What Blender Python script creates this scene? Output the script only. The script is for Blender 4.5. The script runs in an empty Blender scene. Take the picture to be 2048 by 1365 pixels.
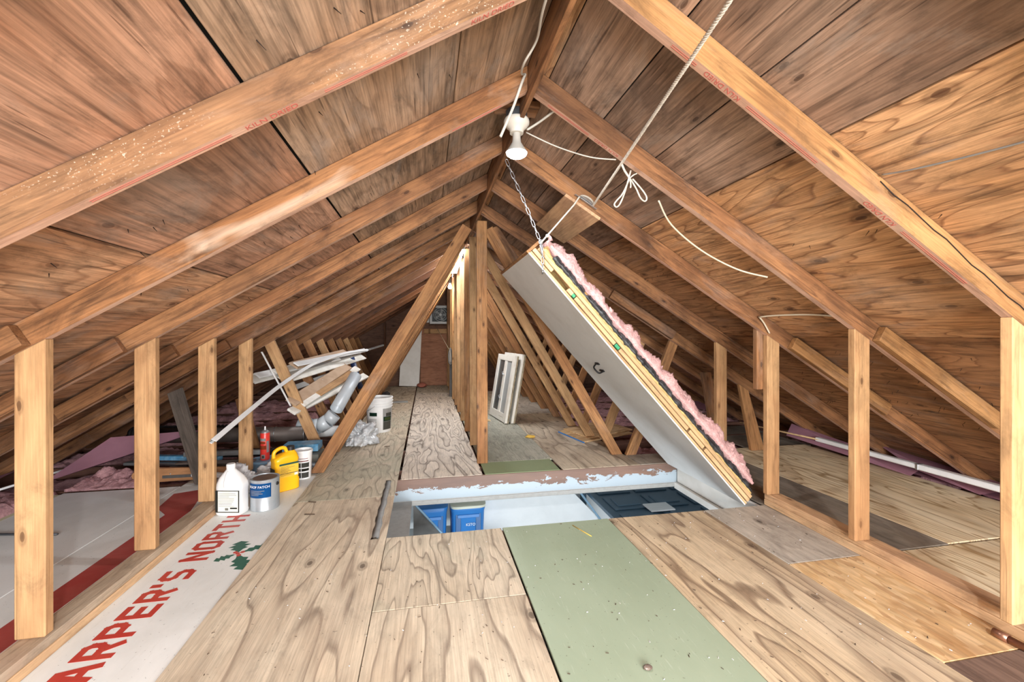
import bpy, bmesh, math, random
from mathutils import Matrix, Vector, noise

random.seed(7)
SC = bpy.context.scene
COL = SC.collection

# ------------------------------------------------------------------ camera, world, lights, exposure
CAM_H = 1.085
cam_d = bpy.data.cameras.new('camera')
cam = bpy.data.objects.new('camera', cam_d)
COL.objects.link(cam)
cam.location = (0, 0, CAM_H)
cam.rotation_euler = (math.radians(90), 0, -0.193741)
cam_d.sensor_width = 36.0
cam_d.lens = 867.66 / 2048 * 36
cam_d.shift_y = -(682.5 - 668.69) / 2048
cam_d.clip_start = 0.02
SC.camera = cam

world = bpy.data.worlds.new('world')
SC.world = world
world.use_nodes = True
world.node_tree.nodes['Background'].inputs[0].default_value = (0.75, 0.85, 1.0, 1)
world.node_tree.nodes['Background'].inputs[1].default_value = 0.6

SC.view_settings.view_transform = 'Standard'
SC.view_settings.look = 'None'
SC.view_settings.gamma = 1.0
SC.view_settings.use_curve_mapping = False
SC.view_settings.exposure = 0.97
SC.cycles.max_bounces = 12
SC.cycles.diffuse_bounces = 7

BULB_W = 9.0        # near screw-in flood bulb
REAR_FILL_W = 45.0   # fill bulb added out of view behind the camera
TUBE_E = 48.0        # fluorescent diffuser emission
FAR_BULB_W = 14.0
GARAGE_W = 38.0


def lamp_point(name, loc, watts, radius, color, parent=None):
    d = bpy.data.lights.new(name, 'POINT')
    d.energy = watts
    d.shadow_soft_size = radius
    d.color = color
    o = bpy.data.objects.new(name, d)
    COL.objects.link(o)
    o.location = loc
    return o


def lamp_area(name, loc, rot, sx, sy, watts, color):
    d = bpy.data.lights.new(name, 'AREA')
    d.shape = 'RECTANGLE'
    d.size = sx
    d.size_y = sy
    d.energy = watts
    d.color = color
    o = bpy.data.objects.new(name, d)
    COL.objects.link(o)
    o.location = loc
    o.rotation_euler = rot
    return o


# added unseen area lights: fill behind the camera, and daylight for the garage below
lamp_area('rear_fill', (0.42, -2.30, 0.97), (math.radians(90), 0, 0), 2.6, 0.8, 205, (0.96, 0.98, 1.0))
lamp_area('garage_fill_daylight', (0.9, 1.30, -1.05), (math.radians(100), 0, 0), 2.2, 1.2, GARAGE_W, (0.86, 0.94, 1.0))

# ------------------------------------------------------------------ dimensions (metres)
XR = 0.419           # ridge
ZR = 2.2025          # underside of the sheathing at the ridge
SL = 0.609           # slope
ANG = math.atan(SL)
CA, SA = math.cos(ANG), math.sin(ANG)
SP = 0.6096


def YK(k):
    return 1.1331 + (k - 1) * SP


def zroof(x):
    return ZR - SL * abs(x - XR)


# ------------------------------------------------------------------ helpers
W = {}


def add(name, me, mat, parent=None, w=None):
    w = w or Matrix.Identity(4)
    o = bpy.data.objects.new(name, me)
    COL.objects.link(o)
    if mat is not None and me is not None and len(me.materials) == 0:
        me.materials.append(mat)
    if parent is not None:
        o.parent = parent
        o.matrix_basis = W[parent].inverted() @ w
    else:
        o.matrix_basis = w
    W[o] = w.copy()
    return o


def thing(name, label, cat, w=None, group=None):
    o = bpy.data.objects.new(name, None)
    o.empty_display_size = 0.05
    COL.objects.link(o)
    w = w or Matrix.Identity(4)
    o.matrix_basis = w
    W[o] = w.copy()
    return tag(o, label, cat, group)


def tag(o, label, cat, group=None):
    o['label'] = label
    o['category'] = cat
    if group:
        o['group'] = group
    return o


def struct(o, label=None):
    o['kind'] = 'structure'
    if label:
        o['label'] = label
    return o


def T(x, y, z):
    return Matrix.Translation((x, y, z))


def RX(a): return Matrix.Rotation(a, 4, 'X')
def RY(a): return Matrix.Rotation(a, 4, 'Y')
def RZ(a): return Matrix.Rotation(a, 4, 'Z')


def frame(o, xl, yl, zl):
    m = Matrix.Identity(4)
    for i in range(3):
        m[i][0], m[i][1], m[i][2], m[i][3] = xl[i], yl[i], zl[i], o[i]
    return m


def from_bm(bm, smooth=False, name='m'):
    me = bpy.data.meshes.new(name)
    bm.normal_update()
    bm.to_mesh(me)
    bm.free()
    if smooth:
        for p in me.polygons:
            p.use_smooth = True
    return me


def bm_box(bm, x0, x1, y0, y1, z0, z1, m=None):
    vs = [bm.verts.new(v) for v in ((x0, y0, z0), (x1, y0, z0), (x1, y1, z0), (x0, y1, z0), (x0, y0, z1), (x1, y0, z1), (x1, y1, z1), (x0, y1, z1))]
    fs = [bm.faces.new([vs[i] for i in f]) for f in ((0, 3, 2, 1), (4, 5, 6, 7), (0, 1, 5, 4), (1, 2, 6, 5), (2, 3, 7, 6), (3, 0, 4, 7))]
    if m is not None:
        for v in vs:
            v.co = m @ v.co
    return vs, fs


def box_me(L, Wd, Th, bev=0.0025):
    bm = bmesh.new()
    bm_box(bm, -L / 2, L / 2, -Wd / 2, Wd / 2, -Th / 2, Th / 2)
    if bev:
        bmesh.ops.bevel(bm, geom=bm.edges[:], offset=bev, segments=1, affect='EDGES')
    return from_bm(bm)


def poly_me(pts, th, bev=0.0025, z0=0.0):
    """polygon in local xy, extruded from z0 to z0+th"""
    bm = bmesh.new()
    a = sum(pts[i][0] * pts[(i + 1) % len(pts)][1] - pts[(i + 1) % len(pts)][0] * pts[i][1] for i in range(len(pts)))
    if a < 0:
        pts = pts[::-1]
    n = len(pts)
    lo = [bm.verts.new((p[0], p[1], z0)) for p in pts]
    hi = [bm.verts.new((p[0], p[1], z0 + th)) for p in pts]
    bm.faces.new(lo[::-1])
    bm.faces.new(hi)
    for i in range(n):
        bm.faces.new((lo[i], lo[(i + 1) % n], hi[(i + 1) % n], hi[i]))
    if bev:
        bmesh.ops.bevel(bm, geom=bm.edges[:], offset=bev, segments=1, affect='EDGES')
    return from_bm(bm)


def prism_xz(pts, y0, th, g, bev=0.0025):
    """polygon of world (x,z) points extruded along +Y; grain direction g=(gx,gz). returns mesh, world matrix"""
    L = math.hypot(*g)
    gx, gz = g[0] / L, g[1] / L
    cx = sum(p[0] for p in pts) / len(pts)
    cz = sum(p[1] for p in pts) / len(pts)
    m = frame((cx, y0, cz), (gx, 0, gz), (gz, 0, -gx), (0, 1, 0))
    loc = [((p[0] - cx) * gx + (p[1] - cz) * gz, (p[0] - cx) * gz - (p[1] - cz) * gx) for p in pts]
    return poly_me(loc, th, bev), m


def sheet_xy(x0, x1, y0, y1, z1, th, grain='y', bev=0.002):
    if grain == 'y':
        m = frame(((x0 + x1) / 2, (y0 + y1) / 2, z1 - th / 2), (0, 1, 0), (-1, 0, 0), (0, 0, 1))
        return box_me(y1 - y0, x1 - x0, th, bev), m
    m = T((x0 + x1) / 2, (y0 + y1) / 2, z1 - th / 2)
    return box_me(x1 - x0, y1 - y0, th, bev), m


def beam_m(p0, p1, up=(0, 0, 1)):
    p0, p1 = Vector(p0), Vector(p1)
    x = (p1 - p0).normalized()
    up = Vector(up)
    z = (up - x * up.dot(x)).normalized()
    y = z.cross(x)
    return frame((p0 + p1) / 2, x, y, z), (p1 - p0).length


def board(name, p0, p1, wd, th, mat, parent=None, up=(0, 0, 1), bev=0.0025):
    m, L = beam_m(p0, p1, up)
    return add(name, box_me(L, wd, th, bev), mat, parent, m)


def lathe_me(prof, n=28, smooth=True, cap=True):
    bm = bmesh.new()
    rings = []
    for r, z in prof:
        rings.append([bm.verts.new((r * math.cos(2 * math.pi * i / n), r * math.sin(2 * math.pi * i / n), z)) for i in range(n)])
    for a, b in zip(rings, rings[1:]):
        for i in range(n):
            bm.faces.new((a[i], a[(i + 1) % n], b[(i + 1) % n], b[i]))
    if cap:
        if prof[0][0] > 1e-4:
            bm.faces.new(rings[0][::-1])
        if prof[-1][0] > 1e-4:
            bm.faces.new(rings[-1])
    bmesh.ops.remove_doubles(bm, verts=bm.verts[:], dist=1e-6)
    bmesh.ops.recalc_face_normals(bm, faces=bm.faces[:])
    me = from_bm(bm)
    if smooth:
        for p in me.polygons:
            p.use_smooth = len(p.vertices) <= 4
        try:
            me.set_sharp_from_angle(angle=math.radians(40))
        except Exception:
            pass
    return me


def bm_tube(bm, pts, r, n=8, cap=True):
    pts = [Vector(p) for p in pts]
    rings = []
    prev = None
    for i, p in enumerate(pts):
        d = (pts[min(i + 1, len(pts) - 1)] - pts[max(i - 1, 0)]).normalized()
        if prev is None:
            a = Vector((0, 0, 1)) if abs(d.z) < .9 else Vector((1, 0, 0))
            u = d.cross(a).normalized()
        else:
            u = (prev - d * prev.dot(d)).normalized()
        prev = u
        v = d.cross(u)
        rr = r[i] if isinstance(r, (list, tuple)) else r
        rings.append([bm.verts.new(p + (u * math.cos(2 * math.pi * k / n) + v * math.sin(2 * math.pi * k / n)) * rr) for k in range(n)])
    for a, b in zip(rings, rings[1:]):
        for k in range(n):
            bm.faces.new((a[k], a[(k + 1) % n], b[(k + 1) % n], b[k]))
    if cap:
        bm.faces.new(rings[0][::-1])
        bm.faces.new(rings[-1])


def tube_me(pts, r, n=8, cap=True):
    bm = bmesh.new()
    bm_tube(bm, pts, r, n, cap)
    bmesh.ops.recalc_face_normals(bm, faces=bm.faces[:])
    return from_bm(bm, smooth=True)


def spline(pts, sub=6):
    pts = [Vector(p) for p in pts]
    out = []
    for i in range(len(pts) - 1):
        p0 = pts[max(i - 1, 0)]; p1 = pts[i]; p2 = pts[i + 1]; p3 = pts[min(i + 2, len(pts) - 1)]
        for s in range(sub):
            t = s / sub
            out.append(0.5 * ((2 * p1) + (p2 - p0) * t + (2 * p0 - 5 * p1 + 4 * p2 - p3) * t * t + (3 * p1 - p0 - 3 * p2 + p3) * t ** 3))
    out.append(pts[-1])
    return out


def loft_me(secs, n=32):
    """sections (z, rx, ry, exponent, cx, cy): superellipse loft"""
    bm = bmesh.new()
    rings = []
    for z, rx, ry, e, cx, cy in secs:
        ring = []
        for i in range(n):
            a = 2 * math.pi * i / n
            c, s = math.cos(a), math.sin(a)
            ring.append(bm.verts.new((cx + rx * math.copysign(abs(c) ** (2 / e), c), cy + ry * math.copysign(abs(s) ** (2 / e), s), z)))
        rings.append(ring)
    for a, b in zip(rings, rings[1:]):
        for i in range(n):
            bm.faces.new((a[i], a[(i + 1) % n], b[(i + 1) % n], b[i]))
    bm.faces.new(rings[0][::-1])
    bm.faces.new(rings[-1])
    me = from_bm(bm, smooth=True)
    try:
        me.set_sharp_from_angle(angle=math.radians(45))
    except Exception:
        pass
    return me


def text_me(s, size, depth=0.0004, align='LEFT', bend=None, spacing=1.0):
    c = bpy.data.curves.new('txt', 'FONT')
    c.body = s
    c.size = size
    c.extrude = depth
    c.align_x = align
    c.space_character = spacing
    c.resolution_u = 3
    o = bpy.data.objects.new('txt', c)
    COL.objects.link(o)
    bpy.context.view_layer.update()
    dg = bpy.context.evaluated_depsgraph_get()
    me = bpy.data.meshes.new_from_object(o.evaluated_get(dg))
    bpy.data.objects.remove(o)
    bpy.data.curves.remove(c)
    if bend:
        for v in me.vertices:
            a = v.co.x / bend
            r = bend + v.co.z + .0006
            v.co = Vector((r * math.sin(a), -r * math.cos(a), v.co.y))
    me.materials.clear()
    return me


def lump_me(nx, ny, L, Wd, H, seed, amp, fr, edge=0.04, base=0.0, drop=True):
    """lumpy batt: L along x, Wd along y, top at about H with noise"""
    bm = bmesh.new()
    g = []
    for i in range(nx + 1):
        row = []
        for j in range(ny + 1):
            x = -L / 2 + L * i / nx
            y = -Wd / 2 + Wd * j / ny
            p = Vector((x * fr + seed * 7.3, y * fr + seed * 3.1, seed))
            h = H + amp * noise.noise(p) + amp * .5 * noise.noise(p * 2.7) + amp * .35 * noise.noise(p * 6.1) + amp * .3 * noise.noise(p * 13.0)
            d = min(i, nx - i) / nx * L
            e = min(j, ny - j) / ny * Wd
            f = min(1, min(d, e) / edge + .25) if edge else 1
            jx = .25 * L / nx * noise.noise(p * 4 + Vector((3, 0, 0)))
            jy = .25 * Wd / ny * noise.noise(p * 4 + Vector((0, 5, 0)))
            row.append(bm.verts.new((x + jx, y + jy, base + (h - base) * f)))
        g.append(row)
    for i in range(nx):
        for j in range(ny):
            bm.faces.new((g[i][j], g[i + 1][j], g[i + 1][j + 1], g[i][j + 1]))
    if drop:
        loop = [g[i][0] for i in range(nx + 1)] + [g[nx][j] for j in range(1, ny + 1)] + [g[i][ny] for i in range(nx - 1, -1, -1)] + [g[0][j] for j in range(ny - 1, 0, -1)]
        low = [bm.verts.new((v.co.x, v.co.y, base)) for v in loop]
        n = len(loop)
        for i in range(n):
            bm.faces.new((low[i], low[(i + 1) % n], loop[(i + 1) % n], loop[i]))
        bm.faces.new(low[::-1])
    return from_bm(bm, smooth=True)


def crumple_me(rx, ry, rz, seed, amp=.25, sub=4):
    bm = bmesh.new()
    bmesh.ops.create_icosphere(bm, subdivisions=sub, radius=1)
    for v in bm.verts:
        p = v.co * 1.6 + Vector((seed, seed * 2, 0))
        d = 1 + amp * (noise.noise(p) + .6 * abs(noise.noise(p * 2.3)) + .4 * noise.noise(p * 5))
        v.co = Vector((v.co.x * rx * d, v.co.y * ry * d, max(v.co.z * rz * d, -rz * .8)))
    return from_bm(bm, smooth=sub > 2)


# ------------------------------------------------------------------ materials
def lin(h):
    if isinstance(h, str):
        h = h.lstrip('#')
        c = [int(h[i:i + 2], 16) / 255 for i in (0, 2, 4)]
    else:
        c = [v / 255 for v in h]
    return tuple((v / 12.92 if v <= .04045 else ((v + .055) / 1.055) ** 2.4) for v in c) + (1.0,)


class NT:
    def __init__(s, name):
        s.m = bpy.data.materials.new(name)
        s.m.use_nodes = True
        s.t = s.m.node_tree
        s.b = s.t.nodes['Principled BSDF']

    def n(s, ty, **kw):
        o = s.t.nodes.new(ty)
        for k, v in kw.items():
            if k.startswith('i_'):
                key = k[2:]
                o.inputs[int(key) if key.isdigit() else key].default_value = v
            else:
                setattr(o, k, v)
        return o

    def l(s, a, b):
        s.t.links.new(a, b)

    def math(s, op, a, b=None, c=None):
        o = s.n('ShaderNodeMath', operation=op)
        for i, v in enumerate((a, b, c)):
            if v is None:
                continue
            if isinstance(v, (int, float)):
                o.inputs[i].default_value = v
            else:
                s.l(v, o.inputs[i])
        return o.outputs[0]

    def mix(s, fac, a, b, blend='MIX'):
        o = s.n('ShaderNodeMix', data_type='RGBA', blend_type=blend)
        for i, v in ((0, fac), (6, a), (7, b)):
            if isinstance(v, (int, float)):
                o.inputs[i].default_value = v
            elif isinstance(v, tuple):
                o.inputs[i].default_value = v
            else:
                s.l(v, o.inputs[i])
        return o.outputs[2]

    def ramp(s, fac, stops, interp='LINEAR'):
        o = s.n('ShaderNodeValToRGB')
        o.color_ramp.interpolation = interp
        e = o.color_ramp.elements
        while len(e) < len(stops):
            e.new(0.5)
        for el, (p, c) in zip(e, stops):
            el.position = p
            el.color = c if isinstance(c, tuple) else (c, c, c, 1)
        s.l(fac, o.inputs[0])
        return o.outputs[0]

    def coord(s, rnd=True):
        tc = s.n('ShaderNodeTexCoord')
        if not rnd:
            return tc.outputs['Object']
        oi = s.n('ShaderNodeObjectInfo')
        cm = s.n('ShaderNodeCombineXYZ')
        for i, k in enumerate((53.0, 31.0, 17.0)):
            s.l(s.math('MULTIPLY', oi.outputs['Random'], k), cm.inputs[i])
        va = s.n('ShaderNodeVectorMath', operation='ADD')
        s.l(tc.outputs['Object'], va.inputs[0])
        s.l(cm.outputs[0], va.inputs[1])
        s.rand = oi.outputs['Random']
        return va.outputs[0]

    def map(s, vec, sc):
        o = s.n('ShaderNodeMapping')
        o.inputs['Scale'].default_value = sc
        s.l(vec, o.inputs[0])
        return o.outputs[0]

    def noise(s, vec, scale, detail=2.0, rough=.5, dist=0.0):
        o = s.n('ShaderNodeTexNoise')
        o.inputs['Scale'].default_value = scale
        o.inputs['Detail'].default_value = detail
        o.inputs['Roughness'].default_value = rough
        o.inputs['Distortion'].default_value = dist
        s.l(vec, o.inputs['Vector'])
        return o.outputs['Fac']

    def bump(s, h, strength=.2, dist=.002):
        o = s.n('ShaderNodeBump')
        o.inputs['Strength'].default_value = strength
        o.inputs['Distance'].default_value = dist
        s.l(h, o.inputs['Height'])
        s.l(o.outputs[0], s.b.inputs['Normal'])


def wood(name, light, mid, dark, figure='straight', K=None, contrast=.6, knots=.35, stain=None, rough=.75, vary=.12, speck=0.0, bump=.25, sc=1.0, sat=.82, fleck=0.0, grunge=.5, fib_lo=.82, checks=0.0):
    s = NT(name)
    v = s.coord()
    light, mid, dark = lin(light), lin(mid), lin(dark)
    if figure == 'ply':
        mp = s.map(v, (.8 * sc, 4.2 * sc, 4.2 * sc))
        nz = s.noise(mp, 1.0, 2.6, .48, .4)
        K = K or 17
    else:
        mp = s.map(v, (.55 * sc, 9 * sc, 9 * sc))
        nz = s.noise(mp, 1.5, 2.5, .5, .15)
        K = K or 7
    fr = s.math('FRACT', s.math('MULTIPLY', nz, K))
    line = s.ramp(fr, [(0, 0.0), (.5, .06), (.80, .42), (.90, 1.0), (.955, .7), (1.0, 0.0)])
    fib = s.noise(s.map(v, (5, 170, 170)), 1.0, 2.0, .6)
    blotch = s.noise(s.map(v, (1.2, 2.6, 2.6)), 1.3, 3.0, .6)
    bl = s.ramp(blotch, [(.32, 0.0), (.68, 1.0)])
    base = s.mix(bl, light, mid)
    base = s.mix(s.math('MULTIPLY', line, contrast), base, dark)
    fl = s.ramp(fib, [(.3, fib_lo), (.7, 1.1 + (.82 - fib_lo) * .4)])
    base = s.mix(1.0, base, fl, 'MULTIPLY')
    if knots:
        vo = s.n('ShaderNodeTexVoronoi')
        vo.voronoi_dimensions = '2D'
        vo.inputs['Scale'].default_value = 1.0
        kx = (2.4, 4.4, 1) if figure == 'ply' else (4.5, 11, 1)
        s.l(s.map(v, kx), vo.inputs['Vector'])
        kd = s.ramp(vo.outputs['Distance'], [(0, 1.0), (.045, .9), (.055, .35), (.085, .5), (.12, 0.0)] if figure == 'ply' else [(0, 1.0), (.07, .9), (.085, .35), (.12, .4), (.17, 0.0)])
        sep = s.n('ShaderNodeSeparateColor')
        s.l(vo.outputs['Color'], sep.inputs[0])
        on = s.math('LESS_THAN', sep.outputs[0], knots * (1.0 if figure == 'ply' else .45))
        base = s.mix(s.math('MULTIPLY', s.math('MULTIPLY', kd, on), .85), base, (dark[0] * .35, dark[1] * .3, dark[2] * .28, 1))
    if stain:
        sc2, amt, scl = lin(stain[0]), stain[1], stain[2]
        sn = s.noise(s.map(v, (scl, scl * 1.8, scl * 1.8)), 1.0, 4.0, .62, .6)
        lo = stain[3] if len(stain) > 3 else .52
        sr = s.ramp(sn, [(lo, 0.0), (lo + .14, 1.0)])
        base = s.mix(s.math('MULTIPLY', sr, amt), base, sc2)
    if speck:
        sp = s.noise(s.map(v, (90, 90, 90)), 1.0, 1.0)
        base = s.mix(s.math('MULTIPLY', s.ramp(sp, [(.745, 0.0), (.765, 1.0)]), speck), base, (.05, .045, .04, 1))
    if checks:
        st = s.noise(s.map(v, (2.2, 46, 46)), 1.0, 3.0, .6, .3)
        base = s.mix(1.0, base, s.ramp(st, [(.32, 1 - .45 * checks), (.5, 1.0), (.68, 1 + .16 * checks)]), 'MULTIPLY')
        ck = s.noise(s.map(v, (3.0, 85, 85)), 1.0, 1.0, .5, .2)
        base = s.mix(s.math('MULTIPLY', s.ramp(ck, [(.70, 0.0), (.735, 1.0)]), .7 * checks), base, (dark[0] * .4, dark[1] * .4, dark[2] * .4, 1))
        wz = s.noise(s.map(v, (1.7, 4.5, 4.5)), 1.0, 6.0, .68, .8)
        base = s.mix(s.math('MULTIPLY', s.ramp(wz, [(.54, 0.0), (.68, 1.0)]), .5 * checks), base, lin('#94877c'))
    if grunge:
        g1 = s.noise(s.map(v, (5, 13, 13)), 1.0, 7.0, .72, .5)
        base = s.mix(grunge, base, s.mix(1.0, base, s.ramp(g1, [(.34, .38), (.5, .95), (.66, 1.16)]), 'MULTIPLY'))
    if fleck:
        f1 = s.noise(s.map(v, (120, 150, 150)), 1.0, 2.0, .6)
        f2 = s.noise(s.map(v, (2.2, 5, 5)), 1.0, 2.0, .5)
        ff = s.math('MULTIPLY', s.ramp(f1, [(.62, 0.0), (.67, 1.0)]), s.ramp(f2, [(.45, 0.0), (.6, 1.0)]))
        base = s.mix(s.math('MULTIPLY', ff, fleck), base, lin('#dccdb8'))
    # brightness differs a little from board to board
    r2 = s.math('FRACT', s.math('MULTIPLY', s.rand, 7.31))
    hv = s.n('ShaderNodeHueSaturation')
    s.l(base, hv.inputs['Color'])
    hv.inputs['Saturation'].default_value = sat
    s.l(s.math('ADD', s.math('MULTIPLY', r2, vary * 2), 1 - vary), hv.inputs['Value'])
    s.l(hv.outputs[0], s.b.inputs['Base Color'])
    s.b.inputs['Roughness'].default_value = rough
    s.b.inputs['Specular IOR Level'].default_value = .3
    s.bump(s.math('ADD', s.math('MULTIPLY', line, -.5), fib), bump, .0015)
    return s.m


def fluff(name, col, col2):
    s = NT(name)
    v = s.coord()
    n1 = s.noise(v, 14, 5.0, .7, .6)
    n2 = s.noise(s.map(v, (60, 140, 60)), 1.0, 4.0, .7, .8)
    c = s.mix(s.ramp(n1, [(.35, 0.0), (.7, 1.0)]), lin(col), lin(col2))
    c = s.mix(1.0, c, s.ramp(n2, [(.3, .72), (.65, 1.15)]), 'MULTIPLY')
    s.l(c, s.b.inputs['Base Color'])
    s.b.inputs['Roughness'].default_value = 1.0
    s.b.inputs['Specular IOR Level'].default_value = .1
    s.bump(s.math('ADD', n1, s.math('MULTIPLY', n2, .8)), 1.0, .012)
    return s.m


def plain(name, col, rough=.5, metal=0.0, col2=None, scl=8.0, spec=.5, amt=.5, bump=0.0, emit=None, alpha=None, trans=0.0):
    s = NT(name)
    c = lin(col)
    s.b.inputs['Roughness'].default_value = rough
    s.b.inputs['Metallic'].default_value = metal
    s.b.inputs['Specular IOR Level'].default_value = spec
    v = s.coord()
    nz = s.noise(v, scl, 4.0, .6, .3)
    c2 = lin(col2) if col2 else tuple(x * .85 for x in c[:3]) + (1,)
    s.l(s.mix(s.math('MULTIPLY', s.ramp(nz, [(.42, 0.0), (.66, 1.0)]), amt), c, c2), s.b.inputs['Base Color'])
    if bump:
        s.bump(nz, bump, .004)
    if emit:
        s.b.inputs['Emission Color'].default_value = lin(emit[0])
        s.b.inputs['Emission Strength'].default_value = emit[1]
    if trans:
        s.b.inputs['Transmission Weight'].default_value = trans
    return s.m


def osb_mat(name):
    s = NT(name)
    v = s.coord()
    vo = s.n('ShaderNodeTexVoronoi')
    vo.inputs['Scale'].default_value = 1.0
    s.l(s.map(v, (13, 40, 40)), vo.inputs['Vector'])
    sep = s.n('ShaderNodeSeparateColor')
    s.l(vo.outputs['Color'], sep.inputs[0])
    c = s.ramp(sep.outputs[0], [(0, lin('#b8946a')), (.35, lin('#d0ae7e')), (.7, lin('#dcbd92')), (1, lin('#c7a271'))])
    nz = s.noise(s.map(v, (2, 3, 3)), 1.0, 3, .6, .5)
    c = s.mix(s.math('MULTIPLY', s.ramp(nz, [(.54, 0.0), (.70, 1.0)]), .75), c, lin('#946331'))
    f = s.noise(s.map(v, (9, 60, 60)), 1.0, 3, .6)
    c = s.mix(1.0, c, s.ramp(f, [(.3, .75), (.7, 1.12)]), 'MULTIPLY')
    s.l(c, s.b.inputs['Base Color'])
    s.b.inputs['Roughness'].default_value = .75
    s.bump(sep.outputs[0], .3, .002)
    return s.m


def painted(name, base, wear, amt=.5, scl=3.0, rough=.6, streak=None, dark=None):
    """painted sheet: dirt clouds, fine scratches, specks"""
    s = NT(name)
    v = s.coord()
    c = lin(base)
    n1 = s.noise(s.map(v, (scl, scl * 1.5, scl)), 1.0, 5.0, .65, .4)
    c = s.mix(s.math('MULTIPLY', s.ramp(n1, [(.4, 0.0), (.72, 1.0)]), amt), c, lin(wear))
    n2 = s.noise(s.map(v, (9, 70, 70)), 1.0, 3.0, .7)
    c = s.mix(s.math('MULTIPLY', s.ramp(n2, [(.6, 0.0), (.75, 1.0)]), amt * .7), c, lin(streak or wear))
    n3 = s.noise(s.map(v, (100, 100, 100)), 1.0, 1.0)
    c = s.mix(s.math('MULTIPLY', s.ramp(n3, [(.75, 0.0), (.77, 1.0)]), .5), c, lin(dark or '#4a4a45'))
    s.l(c, s.b.inputs['Base Color'])
    s.b.inputs['Roughness'].default_value = rough
    s.bump(n2, .1, .001)
    return s.m


def peeled(name):
    """bare brown board whose lower part is covered by peeling pale paint (board: z across is local y)"""
    s = NT(name)
    v = s.coord(False)
    sx = s.n('ShaderNodeSeparateXYZ')
    s.l(v, sx.inputs[0])
    nz = s.noise(s.map(v, (7, 16, 1)), 1.0, 5.0, .7, .5)
    nb = s.noise(s.map(v, (1.3, 2, 1)), 1.0, 2.0, .5)
    h = s.math('ADD', s.math('MULTIPLY', s.math('SUBTRACT', sx.outputs[1], .0), 14.0), s.math('MULTIPLY', s.math('SUBTRACT', nz, .5), 4.0))
    h = s.math('ADD', h, s.math('MULTIPLY', s.math('SUBTRACT', nb, .5), 1.6))
    f = s.ramp(h, [(.0, 0.0), (.05, 1.0)])
    br = s.mix(s.noise(s.map(v, (2, 12, 1)), 1.0, 4, .6), lin('#43342f'), lin('#7a5c4b'))
    c = s.mix(f, br, lin('#8d989f'))
    s.l(c, s.b.inputs['Base Color'])
    s.b.inputs['Roughness'].default_value = .6
    return s.m


def emis(name, col, strength):
    s = NT(name)
    s.b.inputs['Base Color'].default_value = (1, 1, 1, 1)
    s.b.inputs['Emission Color'].default_value = lin(col)
    s.b.inputs['Emission Strength'].default_value = strength
    return s.m


def glass(name, tint=(235, 240, 240), rough=.02):
    s = NT(name)
    s.b.inputs['Base Color'].default_value = lin(tint)
    s.b.inputs['Transmission Weight'].default_value = 1.0
    s.b.inputs['Roughness'].default_value = rough
    s.b.inputs['IOR'].default_value = 1.2
    return s.m


M = {}
# framing lumber
M['raf'] = wood('rafter_pine', '#9c6e45', '#7f5331', '#482a16', K=5, contrast=.55, knots=.5, stain=('#4c301d', .65, 1.1, .48), vary=.10, sat=.97, grunge=.7, fib_lo=.74, checks=.45)
M['raf_y'] = wood('rafter_pine_yellow', '#b0824e', '#9c6e3c', '#6a411c', K=5, contrast=.45, knots=.42, stain=('#734c2a', .5, 1.0, .5), vary=.05, sat=.95, grunge=.6, fib_lo=.76, checks=.4)
M['raf_p'] = wood('rafter_pine_paint_smears', '#9c6e47', '#825735', '#4d2e19', K=5, contrast=.5, knots=.42, stain=('#d9c9b4', .6, 1.3, .60), vary=.06, sat=1.0, grunge=.7, fib_lo=.74, checks=.45)
M['raf_f'] = wood('rafter_pine_flecked', '#98704b', '#805938', '#4f301b', K=5, contrast=.5, knots=.42, stain=('#62422a', .55, 1.2, .5), vary=.03, sat=.95, fleck=.55, grunge=.65, fib_lo=.74, checks=.45)
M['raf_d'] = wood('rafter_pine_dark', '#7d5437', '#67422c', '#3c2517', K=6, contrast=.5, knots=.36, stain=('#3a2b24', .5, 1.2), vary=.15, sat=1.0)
M['rafedge'] = wood('rafter_underside_pale', '#c9a58c', '#bb9076', '#8a6048', K=5, contrast=.35, knots=.2, stain=('#8e6749', .5, 1.2, .52), vary=.1, sat=.95)  # paler pinkish wood for the downward-facing rafter faces
M['stud'] = wood('stud_pine', '#c0955f', '#ae804c', '#855828', K=4, contrast=.45, knots=.5, stain=('#9d6a3a', .4, 1.6, .5), vary=.06, sat=.9)
M['stud_d'] = wood('stud_water_stained', '#d8aa70', '#c89558', '#7e5b3c', K=4, contrast=.4, knots=.5, stain=('#5d4634', .5, 1.4, .54), vary=.04, sat=.9)
M['web'] = wood('web_pine', '#a97a48', '#936236', '#62391a', K=5, contrast=.45, knots=.42, stain=('#6d4527', .45, 1.3, .5), vary=.12, sat=.95, fib_lo=.74, checks=.45)
M['web_g'] = wood('weathered_strut', '#6d6054', '#564a40', '#35302b', K=6, contrast=.5, knots=.3, vary=.06)
M['joist'] = wood('joist_old', '#7a4d36', '#643b2a', '#3d2218', K=6, contrast=.4, knots=.2, vary=.1)
M['plate'] = wood('plate_pine', '#d3a76f', '#c2935a', '#94642f', K=5, contrast=.4, knots=.3, stain=('#9b6a4c', .35, 1.2), vary=.05)
M['plate_g'] = wood('plate_weathered', '#b9a386', '#a48b6b', '#7c6144', K=5, contrast=.4, knots=.3, stain=('#a5684a', .4, 1.0), vary=.05)
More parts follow.
